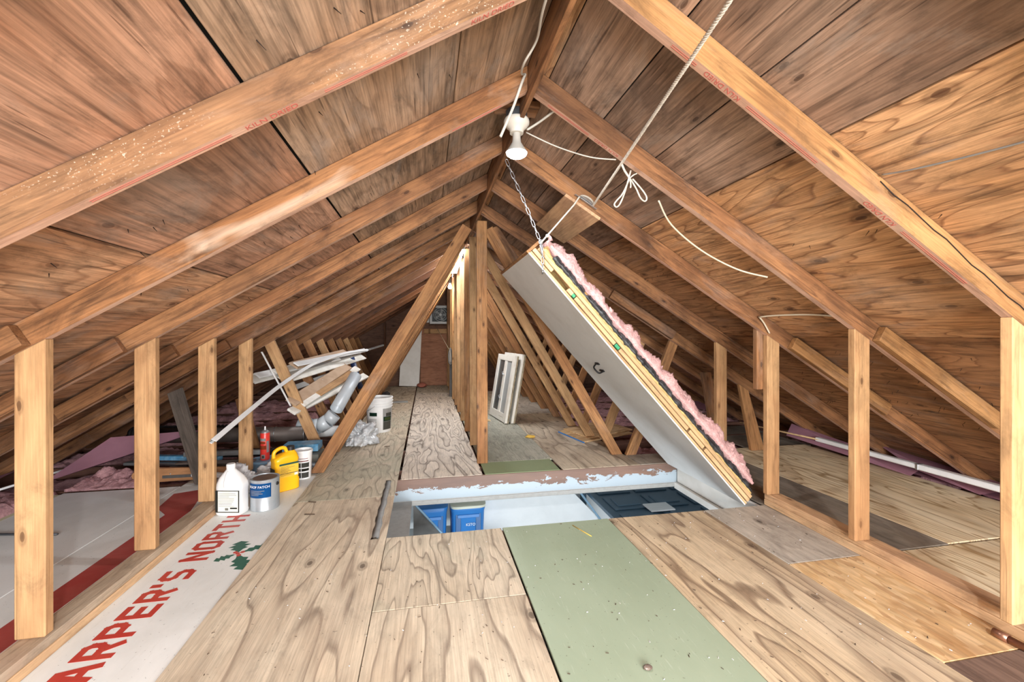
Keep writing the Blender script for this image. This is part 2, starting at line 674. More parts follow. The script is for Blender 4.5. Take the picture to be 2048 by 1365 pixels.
# roof sheathing
M['sh_lg'] = wood('sheathing_grey_left', '#ad9178', '#987759', '#614632', 'ply', K=9, contrast=.45, knots=.35, stain=('#63503f', .6, 1.1, .5), vary=.08, sat=.93, fib_lo=.7, checks=.9, grunge=.65)
M['sh_lp'] = wood('sheathing_pink_left', '#bb8f72', '#a67657', '#744a30', 'ply', K=7, contrast=.45, knots=.5, stain=('#7c5d49', .6, 1.2, .5), vary=.08, sc=1.2, sat=.93, fib_lo=.7, checks=.9, grunge=.65)
M['sh_lt'] = wood('sheathing_tan_left', '#c39770', '#ae7d56', '#744a2e', 'ply', K=11, contrast=.6, knots=.35, stain=('#8c5c38', .5, 1.1, .5), vary=.08, sat=.93, fib_lo=.7, checks=.9, grunge=.65)
M['sh_ld'] = wood('sheathing_brown_low_left', '#9a6e4a', '#80563a', '#4e321f', 'ply', K=11, contrast=.5, knots=.25, stain=('#46342a', .55, 1.2, .5), vary=.12, sat=1.0, fib_lo=.7, checks=.9, grunge=.65)
M['sh_rg'] = wood('sheathing_plank_right', '#9c7f69', '#84654f', '#523a2b', 'straight', K=4, contrast=.45, knots=.3, stain=('#5f4a3c', .55, 1.5, .5), vary=.12, sat=.93, fib_lo=.7, checks=.9, grunge=.65)
M['sh_ro'] = wood('sheathing_orange_right', '#cc9c6b', '#b78350', '#744726', 'ply', K=15, contrast=.75, knots=.42, stain=('#b0957a', .4, 1.0, .56), vary=.07, sat=.93, fib_lo=.7, checks=.7, grunge=.65)
M['sh_rd'] = wood('sheathing_brown_low_right', '#b08052', '#98693f', '#5d3a20', 'ply', K=14, contrast=.65, knots=.35, stain=('#6f4d31', .5, 1.1, .5), vary=.1, sat=.93, fib_lo=.7, checks=.7, grunge=.65)
# floor
M['f_ply'] = wood('floor_plywood', '#d2c3a9', '#c2ae92', '#7a6755', 'ply', K=9, contrast=.75, knots=.3, stain=('#9c8770', .5, 1.0, .5), vary=.04, speck=.5, sc=.8, sat=.9, fib_lo=.80, checks=.18, grunge=.35)
M['f_ply2'] = wood('floor_plywood_fine', '#cfc0a7', '#c1af94', '#786a59', 'ply', K=17, contrast=.75, knots=.3, stain=('#a2a48e', .5, 1.1, .5), vary=.04, speck=.5, sc=.9, sat=.9, fib_lo=.80, checks=.18, grunge=.35)
M['f_corr'] = wood('floor_plywood_figured', '#ddd0bd', '#d0c0aa', '#7d6d5e', 'ply', K=20, contrast=.95, knots=.1, vary=.03, speck=.3, sc=.8)
M['f_right'] = wood('floor_plywood_right', '#d0ba98', '#c0a680', '#6e543d', 'ply', K=11, contrast=.8, knots=.3, stain=('#826c5a', .6, .8, .52), vary=.03, speck=.5, sc=.7, sat=.9, fib_lo=.80, checks=.18, grunge=.35)
M['f_grey'] = wood('floor_plywood_grey', '#bfb4a2', '#ad9f8d', '#7f7164', 'ply', K=10, contrast=.4, knots=.12, stain=('#82776d', .5, 1.3), vary=.04, speck=.5)
M['f_dgrey'] = wood('floor_plywood_dark_grey', '#938777', '#80735f', '#5f5347', 'ply', K=9, contrast=.35, knots=.0, stain=('#665b52', .5, 1.5), vary=.04)
M['f_brt'] = wood('floor_plywood_bright', '#f4e4c2', '#ead3aa', '#9c7848', 'ply', K=17, contrast=.85, knots=.06, vary=.04, sc=.75, sat=1.0, grunge=.15)
M['f_brown'] = wood('floor_board_dark_brown', '#7f6250', '#694d3d', '#4a3328', 'straight', K=8, contrast=.5, knots=.1, vary=.03)
M['f_teal'] = wood('floor_plywood_greenish', '#b5b3a0', '#a2a390', '#74786c', 'ply', K=20, contrast=.5, knots=.0, vary=.03)
M['osb'] = osb_mat('oriented_strand_board')
M['f_white'] = painted('floor_sheet_white', '#e4e6e3', '#bcbdb6', .5, 1.6, .5)
M['f_white2'] = painted('floor_sheet_white_dusty', '#e2e4e2', '#b9bcb6', .5, 1.4, .55)
M['f_cream'] = painted('floor_sheet_cream', '#c9c7a6', '#a9a78a', .5, 2.0, .6)
M['f_green'] = painted('floor_sheet_green', '#97a48d', '#849178', .6, 1.2, .6, streak='#b9c2b0', dark='#4f5a44')
M['f_green_d'] = painted('floor_sheet_green_dark', '#8e9c78', '#7b8868', .5, 1.4, .6)
M['redpaint'] = painted('red_paint', '#b3352c', '#c85a4a', .45, 5.0, .5, dark='#7a2720')
M['redpaint_d'] = painted('red_paint_dusty', '#a5423d', '#b76a60', .55, 4.0, .5, dark='#6a2320')
M['greenpaint'] = painted('green_paint', '#1f5a49', '#2f6c58', .3, 6.0, .5)
M['redink'] = plain('red_stamp_ink', '#b35a4e', .8)
# other
M['felt'] = plain('roof_felt', '#16130f', .95)
M['dryw'] = plain('drywall', '#d5d5d2', .8, scl=2)
M['gwall'] = plain('garage_wall_white', '#e6e8e8', .7, scl=3)
M['white'] = plain('white_paint', '#dcdad4', .5, col2='#c4c1b8', scl=5)
M['pvc'] = plain('white_pvc', '#e2e3e2', .35, col2='#cfd2d2')
M['trimw'] = plain('trim_white_worn', '#e8e6df', .5, col2='#c8c0b0', scl=7, amt=.6)
M['trimb'] = plain('trim_bare_side', '#b79c82', .7, col2='#9a7d62', scl=9)
M['hatchw'] = plain('hatch_board_white', '#d4d4d2', .6, col2='#c3c2be', scl=4, amt=.6)
M['pink'] = fluff('pink_fibreglass', '#e6bdb8', '#c79694')
M['pinkd'] = fluff('pink_fibreglass_dusty', '#cda0a2', '#9f7579')
M['foam'] = plain('pink_foam_board', '#c08fa0', .7, col2='#ab7d8e', scl=5)
M['black'] = plain('black_facing', '#1c1d1f', .5, col2='#55585a', scl=30, amt=.6, bump=.5)
M['tanfoam'] = plain('aged_tan_edge', '#c7a86c', .8, col2='#8d7a52', scl=22, amt=.7, bump=.5)
M['edgewood'] = wood('hatch_frame_pine', '#cfa76a', '#bd9253', '#94662b', K=5, contrast=.4, knots=.1, vary=.06)
M['shim'] = plain('green_shim', '#2f8f63', .4)
M['steel'] = plain('zinc_steel', '#b9bcc0', .35, .9, scl=20)
M['steel_d'] = plain('galvanised_duct', '#c3cbd0', .4, .1, col2='#d4dade', scl=6)
M['iron'] = plain('black_iron', '#1b1a1a', .5, .4)
M['boxmetal'] = plain('junction_box_metal', '#55585c', .5, .6)
M['porc'] = plain('porcelain', '#c2bcb1', .25)
M['socket'] = plain('bulb_neck', '#a9a69f', .4)
M['rope'] = plain('cotton_rope', '#c3bbae', .9, col2='#94897b', scl=60)
M['cable'] = plain('cream_cable', '#c2b69e', .5)
M['cablew'] = plain('white_cable', '#bdb8ad', .5)
M['pipeg'] = plain('grey_brown_stovepipe', '#6c625c', .5, .3, col2='#4d4642', scl=5, amt=.8)
M['blackp'] = plain('black_plastic', '#1d1d1e', .45)
M['greyd'] = plain('dark_grey_board', '#5b5a58', .7, col2='#454442', scl=12)
M['greym'] = plain('mid_grey_board', '#8e8d89', .7, col2='#7d7c78', scl=30)
M['alum'] = plain('dull_aluminium', '#9ea0a0', .4, .6, col2='#77797a', scl=10)
M['flash'] = plain('flashing_grey', '#b4b8b8', .4, .0, col2='#8a8f90', scl=14)
M['jugw'] = plain('white_jug_plastic', '#e4e4e2', .35)
M['yellow'] = plain('yellow_jug_plastic', '#f0b417', .35, col2='#e7a50f', scl=6)
M['yelllab'] = plain('yellow_label', '#e3b53a', .5, col2='#cda02c', scl=20)
M['navyt'] = plain('dark_label_print', '#35372c', .6)
M['labw'] = plain('paper_label', '#dfe0d6', .6, col2='#cfd0c4', scl=18)
M['labk'] = plain('label_black', '#20231f', .5)
M['labg'] = plain('label_green', '#1f4a39', .5)
M['labgg'] = plain('label_green_grass', '#6b7f3f', .6, col2='#3b4a26', scl=12)
M['labphoto'] = plain('label_grey_photo', '#73736b', .6, col2='#55564f', scl=14)
M['blue'] = plain('label_blue', '#1e78c8', .4, col2='#1668b4', scl=10)
M['tin'] = plain('tin_can', '#b3b9bd', .35, .5, col2='#95a0a6', scl=12)
M['lid'] = plain('tarnished_lid', '#6f5f58', .5, .5, col2='#8b7c70', scl=10)
M['redcan'] = plain('red_can', '#c8322c', .35, col2='#d8573a', scl=14)
M['orangelab'] = plain('orange_label_band', '#d8663a', .4)
M['bluelid'] = plain('blue_grey_lid', '#7d9db5', .5, col2='#6788a0', scl=6)
M['bagw'] = plain('white_plastic_bag', '#dadcdd', .3, col2='#8f8a90', scl=16, amt=.7, bump=.8)
M['bagc'] = plain('clear_plastic_sheet', '#d9dbdc', .15, col2='#7d8082', scl=12, amt=.6, trans=.2, bump=1.0)
M['bluepack'] = plain('blue_package', '#4f8fb8', .4, col2='#86b6d2', scl=22, amt=.8)
M['orangew'] = wood('orange_varnished_wood', '#c07f35', '#a8692a', '#7e4a1b', K=3, contrast=.3, knots=0, rough=.4, vary=.02)
M['cream'] = plain('sash_cream_white', '#dcd9cf', .45, col2='#cbc6b8', scl=9)
M['sashedge'] = plain('sash_side_dirty', '#9a8d74', .7, col2='#6f6551', scl=18, amt=.8)
M['glass'] = glass('window_glass')
M['screen'] = plain('dark_screen_glass', '#4d5152', .15)
M['screen2'] = plain('light_screen_glass', '#a4a8a6', .15)
M['tote'] = plain('blue_tote_plastic', '#2f77bd', .35, col2='#2a69a9', scl=4)
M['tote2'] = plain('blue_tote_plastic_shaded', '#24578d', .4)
M['totelid'] = plain('cream_tote_lid', '#cfd0bd', .4)
M['navy'] = plain('navy_door_paint', '#4a6375', .4, col2='#41586a', scl=3)
M['copper'] = plain('copper_pipe', '#a97f6a', .35, .8, col2='#8c6654', scl=18)
M['straw'] = plain('yellow_straw', '#d9b04a', .7)
M['fan'] = plain('fan_grey_plastic', '#b9bdbf', .5)
M['fandark'] = plain('fan_dark_opening', '#3b4146', .6)
M['brownwall'] = wood('gable_plywood', '#a8683a', '#95582e', '#6b3c1d', 'ply', K=12, contrast=.4, knots=.3, vary=.08)
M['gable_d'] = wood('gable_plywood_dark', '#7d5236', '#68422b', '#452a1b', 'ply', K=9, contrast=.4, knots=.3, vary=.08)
M['brick'] = plain('reddish_scrap', '#9b5a48', .8)
M['navypipe'] = plain('dark_blue_plastic', '#1e2f55', .4)
M['lens'] = emis('bulb_lens', '#fdfdff', 16.0)
M['lens2'] = emis('far_bulb_glass', '#fff4e6', 30.0)
M['tube'] = emis('fluorescent_diffuser', '#f4f8ff', TUBE_E)
M['dirt'] = plain('dark_debris', '#4a3a2c', .9)
M['splinter'] = plain('pale_splinter', '#ccb58c', .9)
M['nail'] = plain('rusty_nail', '#2b211c', .7, .5)
M['peel'] = peeled('peeling_paint_board')

ORD = ['first', 'second', 'third', 'fourth', 'fifth', 'sixth', 'seventh', 'eighth', 'ninth', 'tenth', 'eleventh', 'twelfth', 'thirteenth', 'fourteenth', 'fifteenth', 'sixteenth']

# ================================================================== STRUCTURE
Y_NEAR, Y_FAR = -2.4, 9.36

# ---- roof: felt shell plus the individual sheathing sheets
bm = bmesh.new()
for sg in (-1, 1):
    x1 = XR + sg * 3.75
    off = .03
    a = [(XR, Y_NEAR, ZR + off), (x1, Y_NEAR, ZR - SL * 3.75 + off), (x1, Y_FAR, ZR - SL * 3.75 + off), (XR, Y_FAR, ZR + off)]
    b = [(p[0], p[1], p[2] + .02) for p in a]
    va = [bm.verts.new(p) for p in a]
    vb = [bm.verts.new(p) for p in b]
    bm.faces.new(va); bm.faces.new(vb[::-1])
    for i in range(4):
        bm.faces.new((va[i], vb[i], vb[(i + 1) % 4], va[(i + 1) % 4]))
bmesh.ops.recalc_face_normals(bm, faces=bm.faces[:])
ceiling = struct(add('ceiling', from_bm(bm), M['felt']), 'sloping underside of the gable roof with bare plywood sheathing')


def roof_sheet(sg, xa, xb, y0, y1, mat, gap=.004, dz=0.0, th=.012):
    """sheathing sheet between horizontal positions xa<xb on side sg"""
    y0 += gap / 2; y1 -= gap / 2
    xm = (xa + xb) / 2
    L = (xb - xa) / CA - gap
    nrm = Vector((sg * SA, 0, CA))
    p = Vector((xm, (y0 + y1) / 2, zroof(xm))) + nrm * (th / 2 + dz)
    # local x = grain (world Y), local z = normal
    xl = Vector((0, 1, 0))
    yl = nrm.cross(xl)
    add('sheathing_sheet', box_me(y1 - y0, L, th, .0015), mat, ceiling, frame(p, xl, yl, nrm))


LEFT_ROWS = [(.104, .412, 'sh_lg', .006, 0), (-.43, .104, 'sh_lg', .004, 1), (-.964, -.43, 'sh_lp', .014, 2), (-2.01, -.964, 'sh_lt', .006, 1), (-3.05, -2.01, 'sh_ld', .004, 0), (-3.33, -3.05, 'sh_ld', .004, 2)]
RIGHT_ROWS = [(.426, .50, 'sh_ro', .003, 1), (.50, .742, 'sh_rg', .004, 0), (.742, .985, 'sh_rg', .005, 2), (.985, 1.235, 'sh_rg', .004, 1), (1.235, 2.285, 'sh_ro', .008, 0), (2.285, 3.33, 'sh_rd', .004, 1), (3.33, 4.1, 'sh_rd', .004, 0)]
for rows, sg in ((LEFT_ROWS, -1), (RIGHT_ROWS, 1)):
    for xa, xb, mt, gap, ph in rows:
        ys = [Y_NEAR]
        k = -5 + ph
        while YK(k) + .019 < Y_FAR:
            if YK(k) + .019 > Y_NEAR + .2:
                ys.append(YK(k) + .019)
            k += 4
        ys.append(Y_FAR)
        for i, (y0, y1) in enumerate(zip(ys, ys[1:])):
            m2 = mt
            if mt == 'sh_ro' and xa > 1 and y0 > 2.3:
                m2 = 'sh_rd'
            if mt == 'sh_lp' and y0 > 3:
                m2 = 'sh_ld'
            roof_sheet(sg, xa, xb, y0, y1, M[m2], gap, dz=random.uniform(0, .002))

# nail points that came through the sheathing, with a few staples
bm = bmesh.new()
for i in range(300):
    if i < 230:
        sg = 1; x = random.choice([2.42, 2.55, 2.7, 2.83, 2.98, 3.12, 1.6]) + random.uniform(-.03, .03)
    else:
        sg = -1; x = XR - random.uniform(.1, 1.7)
    y = random.uniform(1.0, 4.6)
    if abs(((y - 1.1331) / SP) % 1) < .09:
        continue
    p = Vector((x, y, zroof(x)))
    d = Vector((-sg * SA, 0, -CA)) * random.uniform(.012, .022) + Vector((random.uniform(-.008, .008), random.uniform(-.01, .01), 0))
    bm_tube(bm, [p, p + d], [.0016, .0006], 4)
np_ = add('nail_points', from_bm(bm), M['nail'], ceiling)
np_['kind'] = 'stuff'

# ---- floor: drywall deck of the storey below, with the hatch hole, plus every floor sheet
HX0, HX1, HY0, HY1 = -.25, 2.07, 2.395, 3.325
bm = bmesh.new()
for a in ((-3.3, HX0, Y_NEAR, Y_FAR), (HX1, 4.1, Y_NEAR, Y_FAR), (HX0, HX1, Y_NEAR, HY0), (HX0, HX1, HY1, Y_FAR)):
    bm_box(bm, a[0], a[1], a[2], a[3], -.178, -.163)
floor = struct(add('floor', from_bm(bm), M['dryw']), 'attic floor of mixed plywood and painted sheets with an open hatch')


def fsheet(x0, x1, y0, y1, mat, z1=0.0, th=.012, gap=.003, grain='y', name='floor_sheet', label=None):
    me, m = sheet_xy(x0 + gap / 2, x1 - gap / 2, y0 + gap / 2, y1 - gap / 2, z1, th, grain)
    o = add(name, me, M[mat], floor, m)
    if label:
        o['label'] = label
    return o


# strip between the left knee wall and the corridor
white_a = fsheet(-1.735, -.80, .3, 3.58, 'f_white', -.010, label='white painted sheet with red lettering')
fsheet(-1.735, -.80, 3.58, 4.2, 'f_grey', -.010)
white_b = fsheet(-2.45, -1.735, 1.55, 3.52, 'f_white2', -.010, label='white dusty sheet beyond the knee wall')
fsheet(-2.45, -1.735, .3, 1.55, 'f_grey', -.010)
fsheet(-3.0, -2.45, .6, 3.50, 'f_cream', -.012)
fsheet(-2.30, -1.95, 1.75, 2.42, 'f_right', -.002, .008)
# plywood strips, 61 cm wide
fsheet(-.835, -.212, .3, 3.01, 'f_ply')
fsheet(-.835, -.212, 3.01, 4.83, 'f_ply2')
fsheet(-.80, -.212, 4.83, 7.2, 'f_ply2')
fsheet(-.80, -.212, 7.2, 9.3, 'f_ply')
fsheet(-.835, -.212, -2.2, .3, 'f_ply')
fsheet(-.212, .408, .3, 1.764, 'f_ply')
fsheet(-.212, .408, 1.764, 2.395, 'f_ply2')
fsheet(-.212, .408, -2.2, .3, 'f_ply')
fsheet(-.195, .425, 3.33, 5.75, 'f_corr')
fsheet(-.195, .425, 5.75, 8.15, 'f_corr')
fsheet(-.195, .425, 8.15, 9.3, 'f_ply2')
fsheet(.412, 1.045, .2, 2.395, 'f_green', .002, gap=.006, label='sage green painted sheet')
fsheet(.412, 1.045, -2.2, .2, 'f_ply')
fsheet(.44, 1.05, 3.33, 3.64, 'f_green_d', label='short green painted strip')
fsheet(.44, 1.07, 3.64, 6.1, 'f_teal')
fsheet(.44, 1.07, 6.1, 8.5, 'f_ply2')
fsheet(1.045, 1.675, .2, 2.395, 'f_right')
fsheet(1.045, 1.675, -2.2, .2, 'f_ply')
fsheet(1.07, 1.74, 3.33, 5.75, 'f_ply')
fsheet(1.07, 1.74, 5.75, 8.2, 'f_grey')
fsheet(1.675, 2.10, 1.758, 2.395, 'f_grey')
fsheet(1.675, 2.10, 1.13, 1.758, 'osb', label='square of oriented strand board')
fsheet(1.675, 2.10, .45, 1.13, 'f_brown', label='dark brown board')
fsheet(1.675, 2.10, -2.2, .45, 'f_ply')
fsheet(1.74, 2.35, 3.33, 3.62, 'f_grey')
# right of the right knee wall
fsheet(2.10, 2.65, 1.765, 3.62, 'f_dgrey')
fsheet(2.65, 3.65, 1.772, 3.64, 'f_brt', -.001)
fsheet(2.10, 3.62, .35, 1.760, 'f_brt', -.002)
fsheet(2.10, 3.62, -.9, .35, 'f_grey', -.002)
fsheet(3.05, 3.75, 3.66, 4.6, 'f_dgrey', -.02)


def floor_patch(name, pts, mat, parent, z):
    bm = bmesh.new()
    f = bm.faces.new([bm.verts.new((p[0], p[1], 0)) for p in pts])
    bmesh.ops.recalc_face_normals(bm, faces=bm.faces[:])
    if f.normal.z < 0:
        f.normal_flip()
    r = bmesh.ops.extrude_face_region(bm, geom=[f])
    for v in [g for g in r['geom'] if isinstance(g, bmesh.types.BMVert)]:
        v.co.z += .0006
    bmesh.ops.recalc_face_normals(bm, faces=bm.faces[:])
    return add(name, from_bm(bm), mat, parent, T(0, 0, z))


# ---- painted lettering and marks on the white sheet
STROKES = {
    'A': [((.0, 0), (.38, 1)), ((.62, 1), (1, 0)), ((.38, 1), (.62, 1)), ((.2, .33), (.8, .33))],
    'R': [((0, 0), (0, 1)), ((0, 1), (.8, 1)), ((.8, 1), (1, .85)), ((1, .85), (1, .62)), ((1, .62), (.8, .47)), ((.8, .47), (0, .47)), ((.5, .47), (1, 0))],
    'P': [((0, 0), (0, 1)), ((0, 1), (.8, 1)), ((.8, 1), (1, .85)), ((1, .85), (1, .6)), ((1, .6), (.8, .45)), ((.8, .45), (0, .45))],
    'E': [((0, 0), (0, 1)), ((0, 1), (1, 1)), ((0, .5), (.85, .5)), ((0, 0), (1, 0))],
    "'": [((.2, 1), (.2, .78))],
    'S': [((1, 1), (.2, 1)), ((.2, 1), (0, .85)), ((0, .85), (0, .65)), ((0, .65), (.2, .52)), ((.2, .52), (.8, .48)), ((.8, .48), (1, .35)), ((1, .35), (1, .15)), ((1, .15), (.8, 0)), ((.8, 0), (0, 0))],
    'N': [((0, 0), (0, 1)), ((0, 1), (1, 0)), ((1, 0), (1, 1))],
    'O': [((.2, 0), (0, .15)), ((0, .15), (0, .85)), ((0, .85), (.2, 1)), ((.2, 1), (.8, 1)), ((.8, 1), (1, .85)), ((1, .85), (1, .15)), ((1, .15), (.8, 0)), ((.8, 0), (.2, 0))],
    'T': [((0, 1), (1, 1)), ((.5, 1), (.5, 0))],
    'H': [((0, 0), (0, 1)), ((1, 0), (1, 1)), ((0, .5), (1, .5))],
}


def stroke_letter(ch, w, h, sw):
    bm = bmesh.new()
    for si, (a, b) in enumerate(STROKES[ch]):
        zz = si * .00006
        p = Vector((sw / 2 + a[0] * (w - sw), sw / 2 + a[1] * (h - sw), 0))
        q = Vector((sw / 2 + b[0] * (w - sw), sw / 2 + b[1] * (h - sw), 0))
        d = (q - p).normalized()
        n = Vector((-d.y, d.x, 0)) * sw / 2
        e = d * sw * .42
        vs = [bm.verts.new(v) for v in (p - e - n, q + e - n, q + e + n, p - e + n)]
        for v in vs:
            v.co.z = zz
        bm.faces.new(vs)
    r = bmesh.ops.extrude_face_region(bm, geom=bm.faces[:])
    for v in [g for g in r['geom'] if isinstance(g, bmesh.types.BMVert)]:
        v.co.z += .0006
    bmesh.ops.recalc_face_normals(bm, faces=bm.faces[:])
    return from_bm(bm)


yy = 1.592
for ch in "ARPER'S NORTH":
    if ch == ' ':
        yy += .062
        continue
    w = {"'": .03}.get(ch, .088)
    if yy > 2.28:
        w = .092
    me = stroke_letter(ch, w, .128, .025)
    add('painted_letter', me, M['redpaint'], white_a, frame((-1.046, yy, -.0098), (0, 1, 0), (-1, 0, 0), (0, 0, 1)))
    yy += w + .0195

floor_patch('red_stripe', [(-1.555, .35), (-1.435, .35), (-1.435, 3.02), (-1.50, 3.3), (-1.55, 3.42), (-1.70, 3.36), (-1.66, 3.10), (-1.555, 2.98)], M['redpaint_d'], white_a, -.0099)

# holly sprig: four spiky leaves and berries


def leaf_pts(L, wd, n=4):
    top, bot = [], []
    for i in range(n + 1):
        t = i / n
        h = wd * math.sin(math.pi * min(.97, t * .94 + .03))
        top.append((t * L, h * .62))
        if i < n:
            top.append(((t + .42 / n) * L, h * 1.2 + .004))
    bot = [(x, -y) for x, y in top[::-1]]
    return [(0, 0)] + top[1:-1] + [(L * 1.06, 0)] + bot[1:-1]


hc = (-.925, 2.385)
for ang, L, wd in ((math.radians(105), .125, .038), (math.radians(35), .125, .022), (math.radians(-62), .17, .036), (math.radians(215), .085, .022)):
    pts = [(hc[0] + .012 * math.cos(ang) + x * math.cos(ang) - y * math.sin(ang), hc[1] + .012 * math.sin(ang) + x * math.sin(ang) + y * math.cos(ang)) for x, y in leaf_pts(L, wd)]
    floor_patch('holly_leaf', pts, M['greenpaint'], white_a, -.0098)
for dx, dy in ((0, 0), (.018, .012), (-.016, .014), (.012, -.02)):
    floor_patch('berry', [(hc[0] + dx + .011 * math.cos(t * math.pi / 4), hc[1] + dy + .011 * math.sin(t * math.pi / 4)) for t in range(8)], M['redpaint'], white_a, -.0094)

# ---- hatch jambs and the ceiling casing below
hj, hm = prism_xz([(HX0, -.163), (HX1, -.163), (HX1, -.003), (HX0, -.003)], HY1, .02, (1, 0))
jamb_far = struct(add('trim_1', hj, M['peel'], None, hm), 'brown board with peeling pale paint along the far side of the hatch')
hj, hm = prism_xz([(HX0, -.163), (HX1, -.163), (HX1, -.014), (HX0, -.014)], HY0 - .021, .02, (1, 0))
struct(add('trim_2', hj, M['joist'], None, hm), 'bare board along the near side of the hatch')
struct(board('trim_3', (HX0 - .011, HY0, -.085), (HX0 - .011, HY1, -.085), .15, .02, M['greyd'], None, (1, 0, 0)), 'dark grey board along the left end of the hatch')
struct(board('trim_4', (HX1 + .011, HY0, -.085), (HX1 + .011, HY1, -.085), .15, .02, M['white'], None, (1, 0, 0)), 'white board along the hinge end of the hatch')
struct(board('trim_5', (HX0, HY1 + .008, -.182), (HX1, HY1 + .008, -.182), .03, .034, M['greym']), 'white casing strip under the far hatch edge')
struct(board('trim_6', (HX1 - .01, HY0, -.188), (HX1 - .01, HY1, -.188), .03, .05, M['white']), 'white casing strip under the hinge edge')
# torn sheet-metal lip along the left hatch edge
lp = spline([(-.262, HY0 - .01, .004), (-.260, 2.55, .006), (-.265, 2.7, .002), (-.262, 2.88, .006), (-.266, 3.05, .003), (-.263, 3.2, .006), (-.268, 3.32, .003)], 4)
bm = bmesh.new()
rows = []
for i, p in enumerate(lp):
    wob = .003 * math.sin(i * 1.7)
    rows.append([bm.verts.new(v) for v in ((p.x - .030 + wob, p.y, .0025), (p.x - .008, p.y, .004 + p.z * .3), (p.x + .006 + wob, p.y, .003 + p.z * .3), (p.x + .022, p.y, -.02 + wob), (p.x + .026, p.y, -.07))])
for a, b in zip(rows, rows[1:]):
    for j in range(4):
        bm.faces.new((a[j], a[j + 1], b[j + 1], b[j]))
bmesh.ops.solidify(bm, geom=bm.faces[:], thickness=.0015)
struct(add('trim_7', from_bm(bm, True), M['flash']), 'bent sheet metal flashing over the left hatch edge')

# ---- gable ends
gz = lambda x: zroof(x) + .03
me, m = prism_xz([(-3.25, -.16), (4.09, -.16), (4.09, gz(4.09)), (XR, gz(XR)), (-3.25, gz(-3.25))], Y_FAR, .02, (1, 0), 0)
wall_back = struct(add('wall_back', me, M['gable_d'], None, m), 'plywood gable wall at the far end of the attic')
me, m = prism_xz([(-3.25, -.16), (4.09, -.16), (4.09, gz(4.09)), (XR, gz(XR)), (-3.25, gz(-3.25))], Y_NEAR - .02, .02, (1, 0), 0)
wall_front = struct(add('wall_front', me, M['brownwall'], None, m), 'plywood gable wall behind the camera')


def gable_sheet(x0, x1, z0, z1, mt, y=Y_FAR, clip=True):
    pts = [(x0, z0), (x1, z0), (x1, min(z1, zroof(x1) - .01) if clip else z1)]
    if x0 < XR < x1 and z1 > zroof(XR):
        pts.append((XR, zroof(XR) - .01))
    pts.append((x0, min(z1, zroof(x0) - .01) if clip else z1))
    me, m = prism_xz(pts, y - .012, .012, (1, 0), .001)
    add('gable_sheet', me, M[mt], wall_back, m)


gable_sheet(-.13, .60, 0, 1.20, 'brownwall')
gable_sheet(-1.2, -.14, 0, 1.12, 'gable_d')
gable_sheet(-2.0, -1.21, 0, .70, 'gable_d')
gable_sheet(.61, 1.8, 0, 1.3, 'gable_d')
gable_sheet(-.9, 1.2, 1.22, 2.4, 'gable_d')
for gx in (-1.55, -.85, -.16, 1.2, 2.0):
    me, m = prism_xz([(gx - .019, 0), (gx + .019, 0), (gx + .019, zroof(gx) - .1), (gx - .019, zroof(gx) - .1)], Y_FAR - .10, .088, (0, 1))
    add('gable_stud', me, M['raf_d'], wall_back, m)

wf = struct(add('added_window', box_me(2.7, .02, .9, .003), M['white'], None, T(.42, -2.385, .97)), 'white window added behind the camera around the fill light')  # unseen window made up to go with the rear fill light
for wx in (-.88, .0, .85, 1.72):
    add('added_window_frame', box_me(.05, .03, .9, .003), M['white'], wf, T(wx, -2.36, .97))
# eave closers, the dark low edge of the roof
for nm, x in (('wall_left', -3.20), ('wall_right', 4.02)):
    w_ = struct(board(nm, (x, Y_NEAR, -.06), (x, Y_FAR, -.06), .24, .02, M['joist'], None, (1, 0, 0)), 'dark low edge of the attic at the %s eave' % nm[5:])

# ---- garage below the hatch
for nm, a, mt in (('wall_garage_far', (-1.6, 5.2, 4.75, 4.79, -2.75, -.165), 'gwall'), ('wall_garage_near', (-1.6, 5.2, 1.16, 1.2, -2.75, -.165), 'gwall'),
                  ('wall_garage_left', (-1.64, -1.6, 1.2, 4.75, -2.75, -.165), 'gwall'), ('wall_garage_right', (5.2, 5.24, 1.2, 4.75, -2.75, -.165), 'gwall'),
                  ('floor_garage', (-1.6, 5.2, 1.2, 4.75, -2.79, -2.75), 'greym')):
    bm = bmesh.new()
    bm_box(bm, *a)
    struct(add(nm, from_bm(bm), M[mt]), {'w': 'white %s of the garage under the hatch' % nm.replace('_', ' '), 'f': 'grey concrete garage floor under the hatch'}[nm[0]])

# ================================================================== FRAMING
# ---- ridge board
rb = tag(board('ridge_board', (XR, Y_NEAR, ZR - .078), (XR, Y_FAR, ZR - .078), .14, .02, M['raf'], None, (1, 0, 0)), 'long thin ridge board running along the peak of the roof', 'beam')

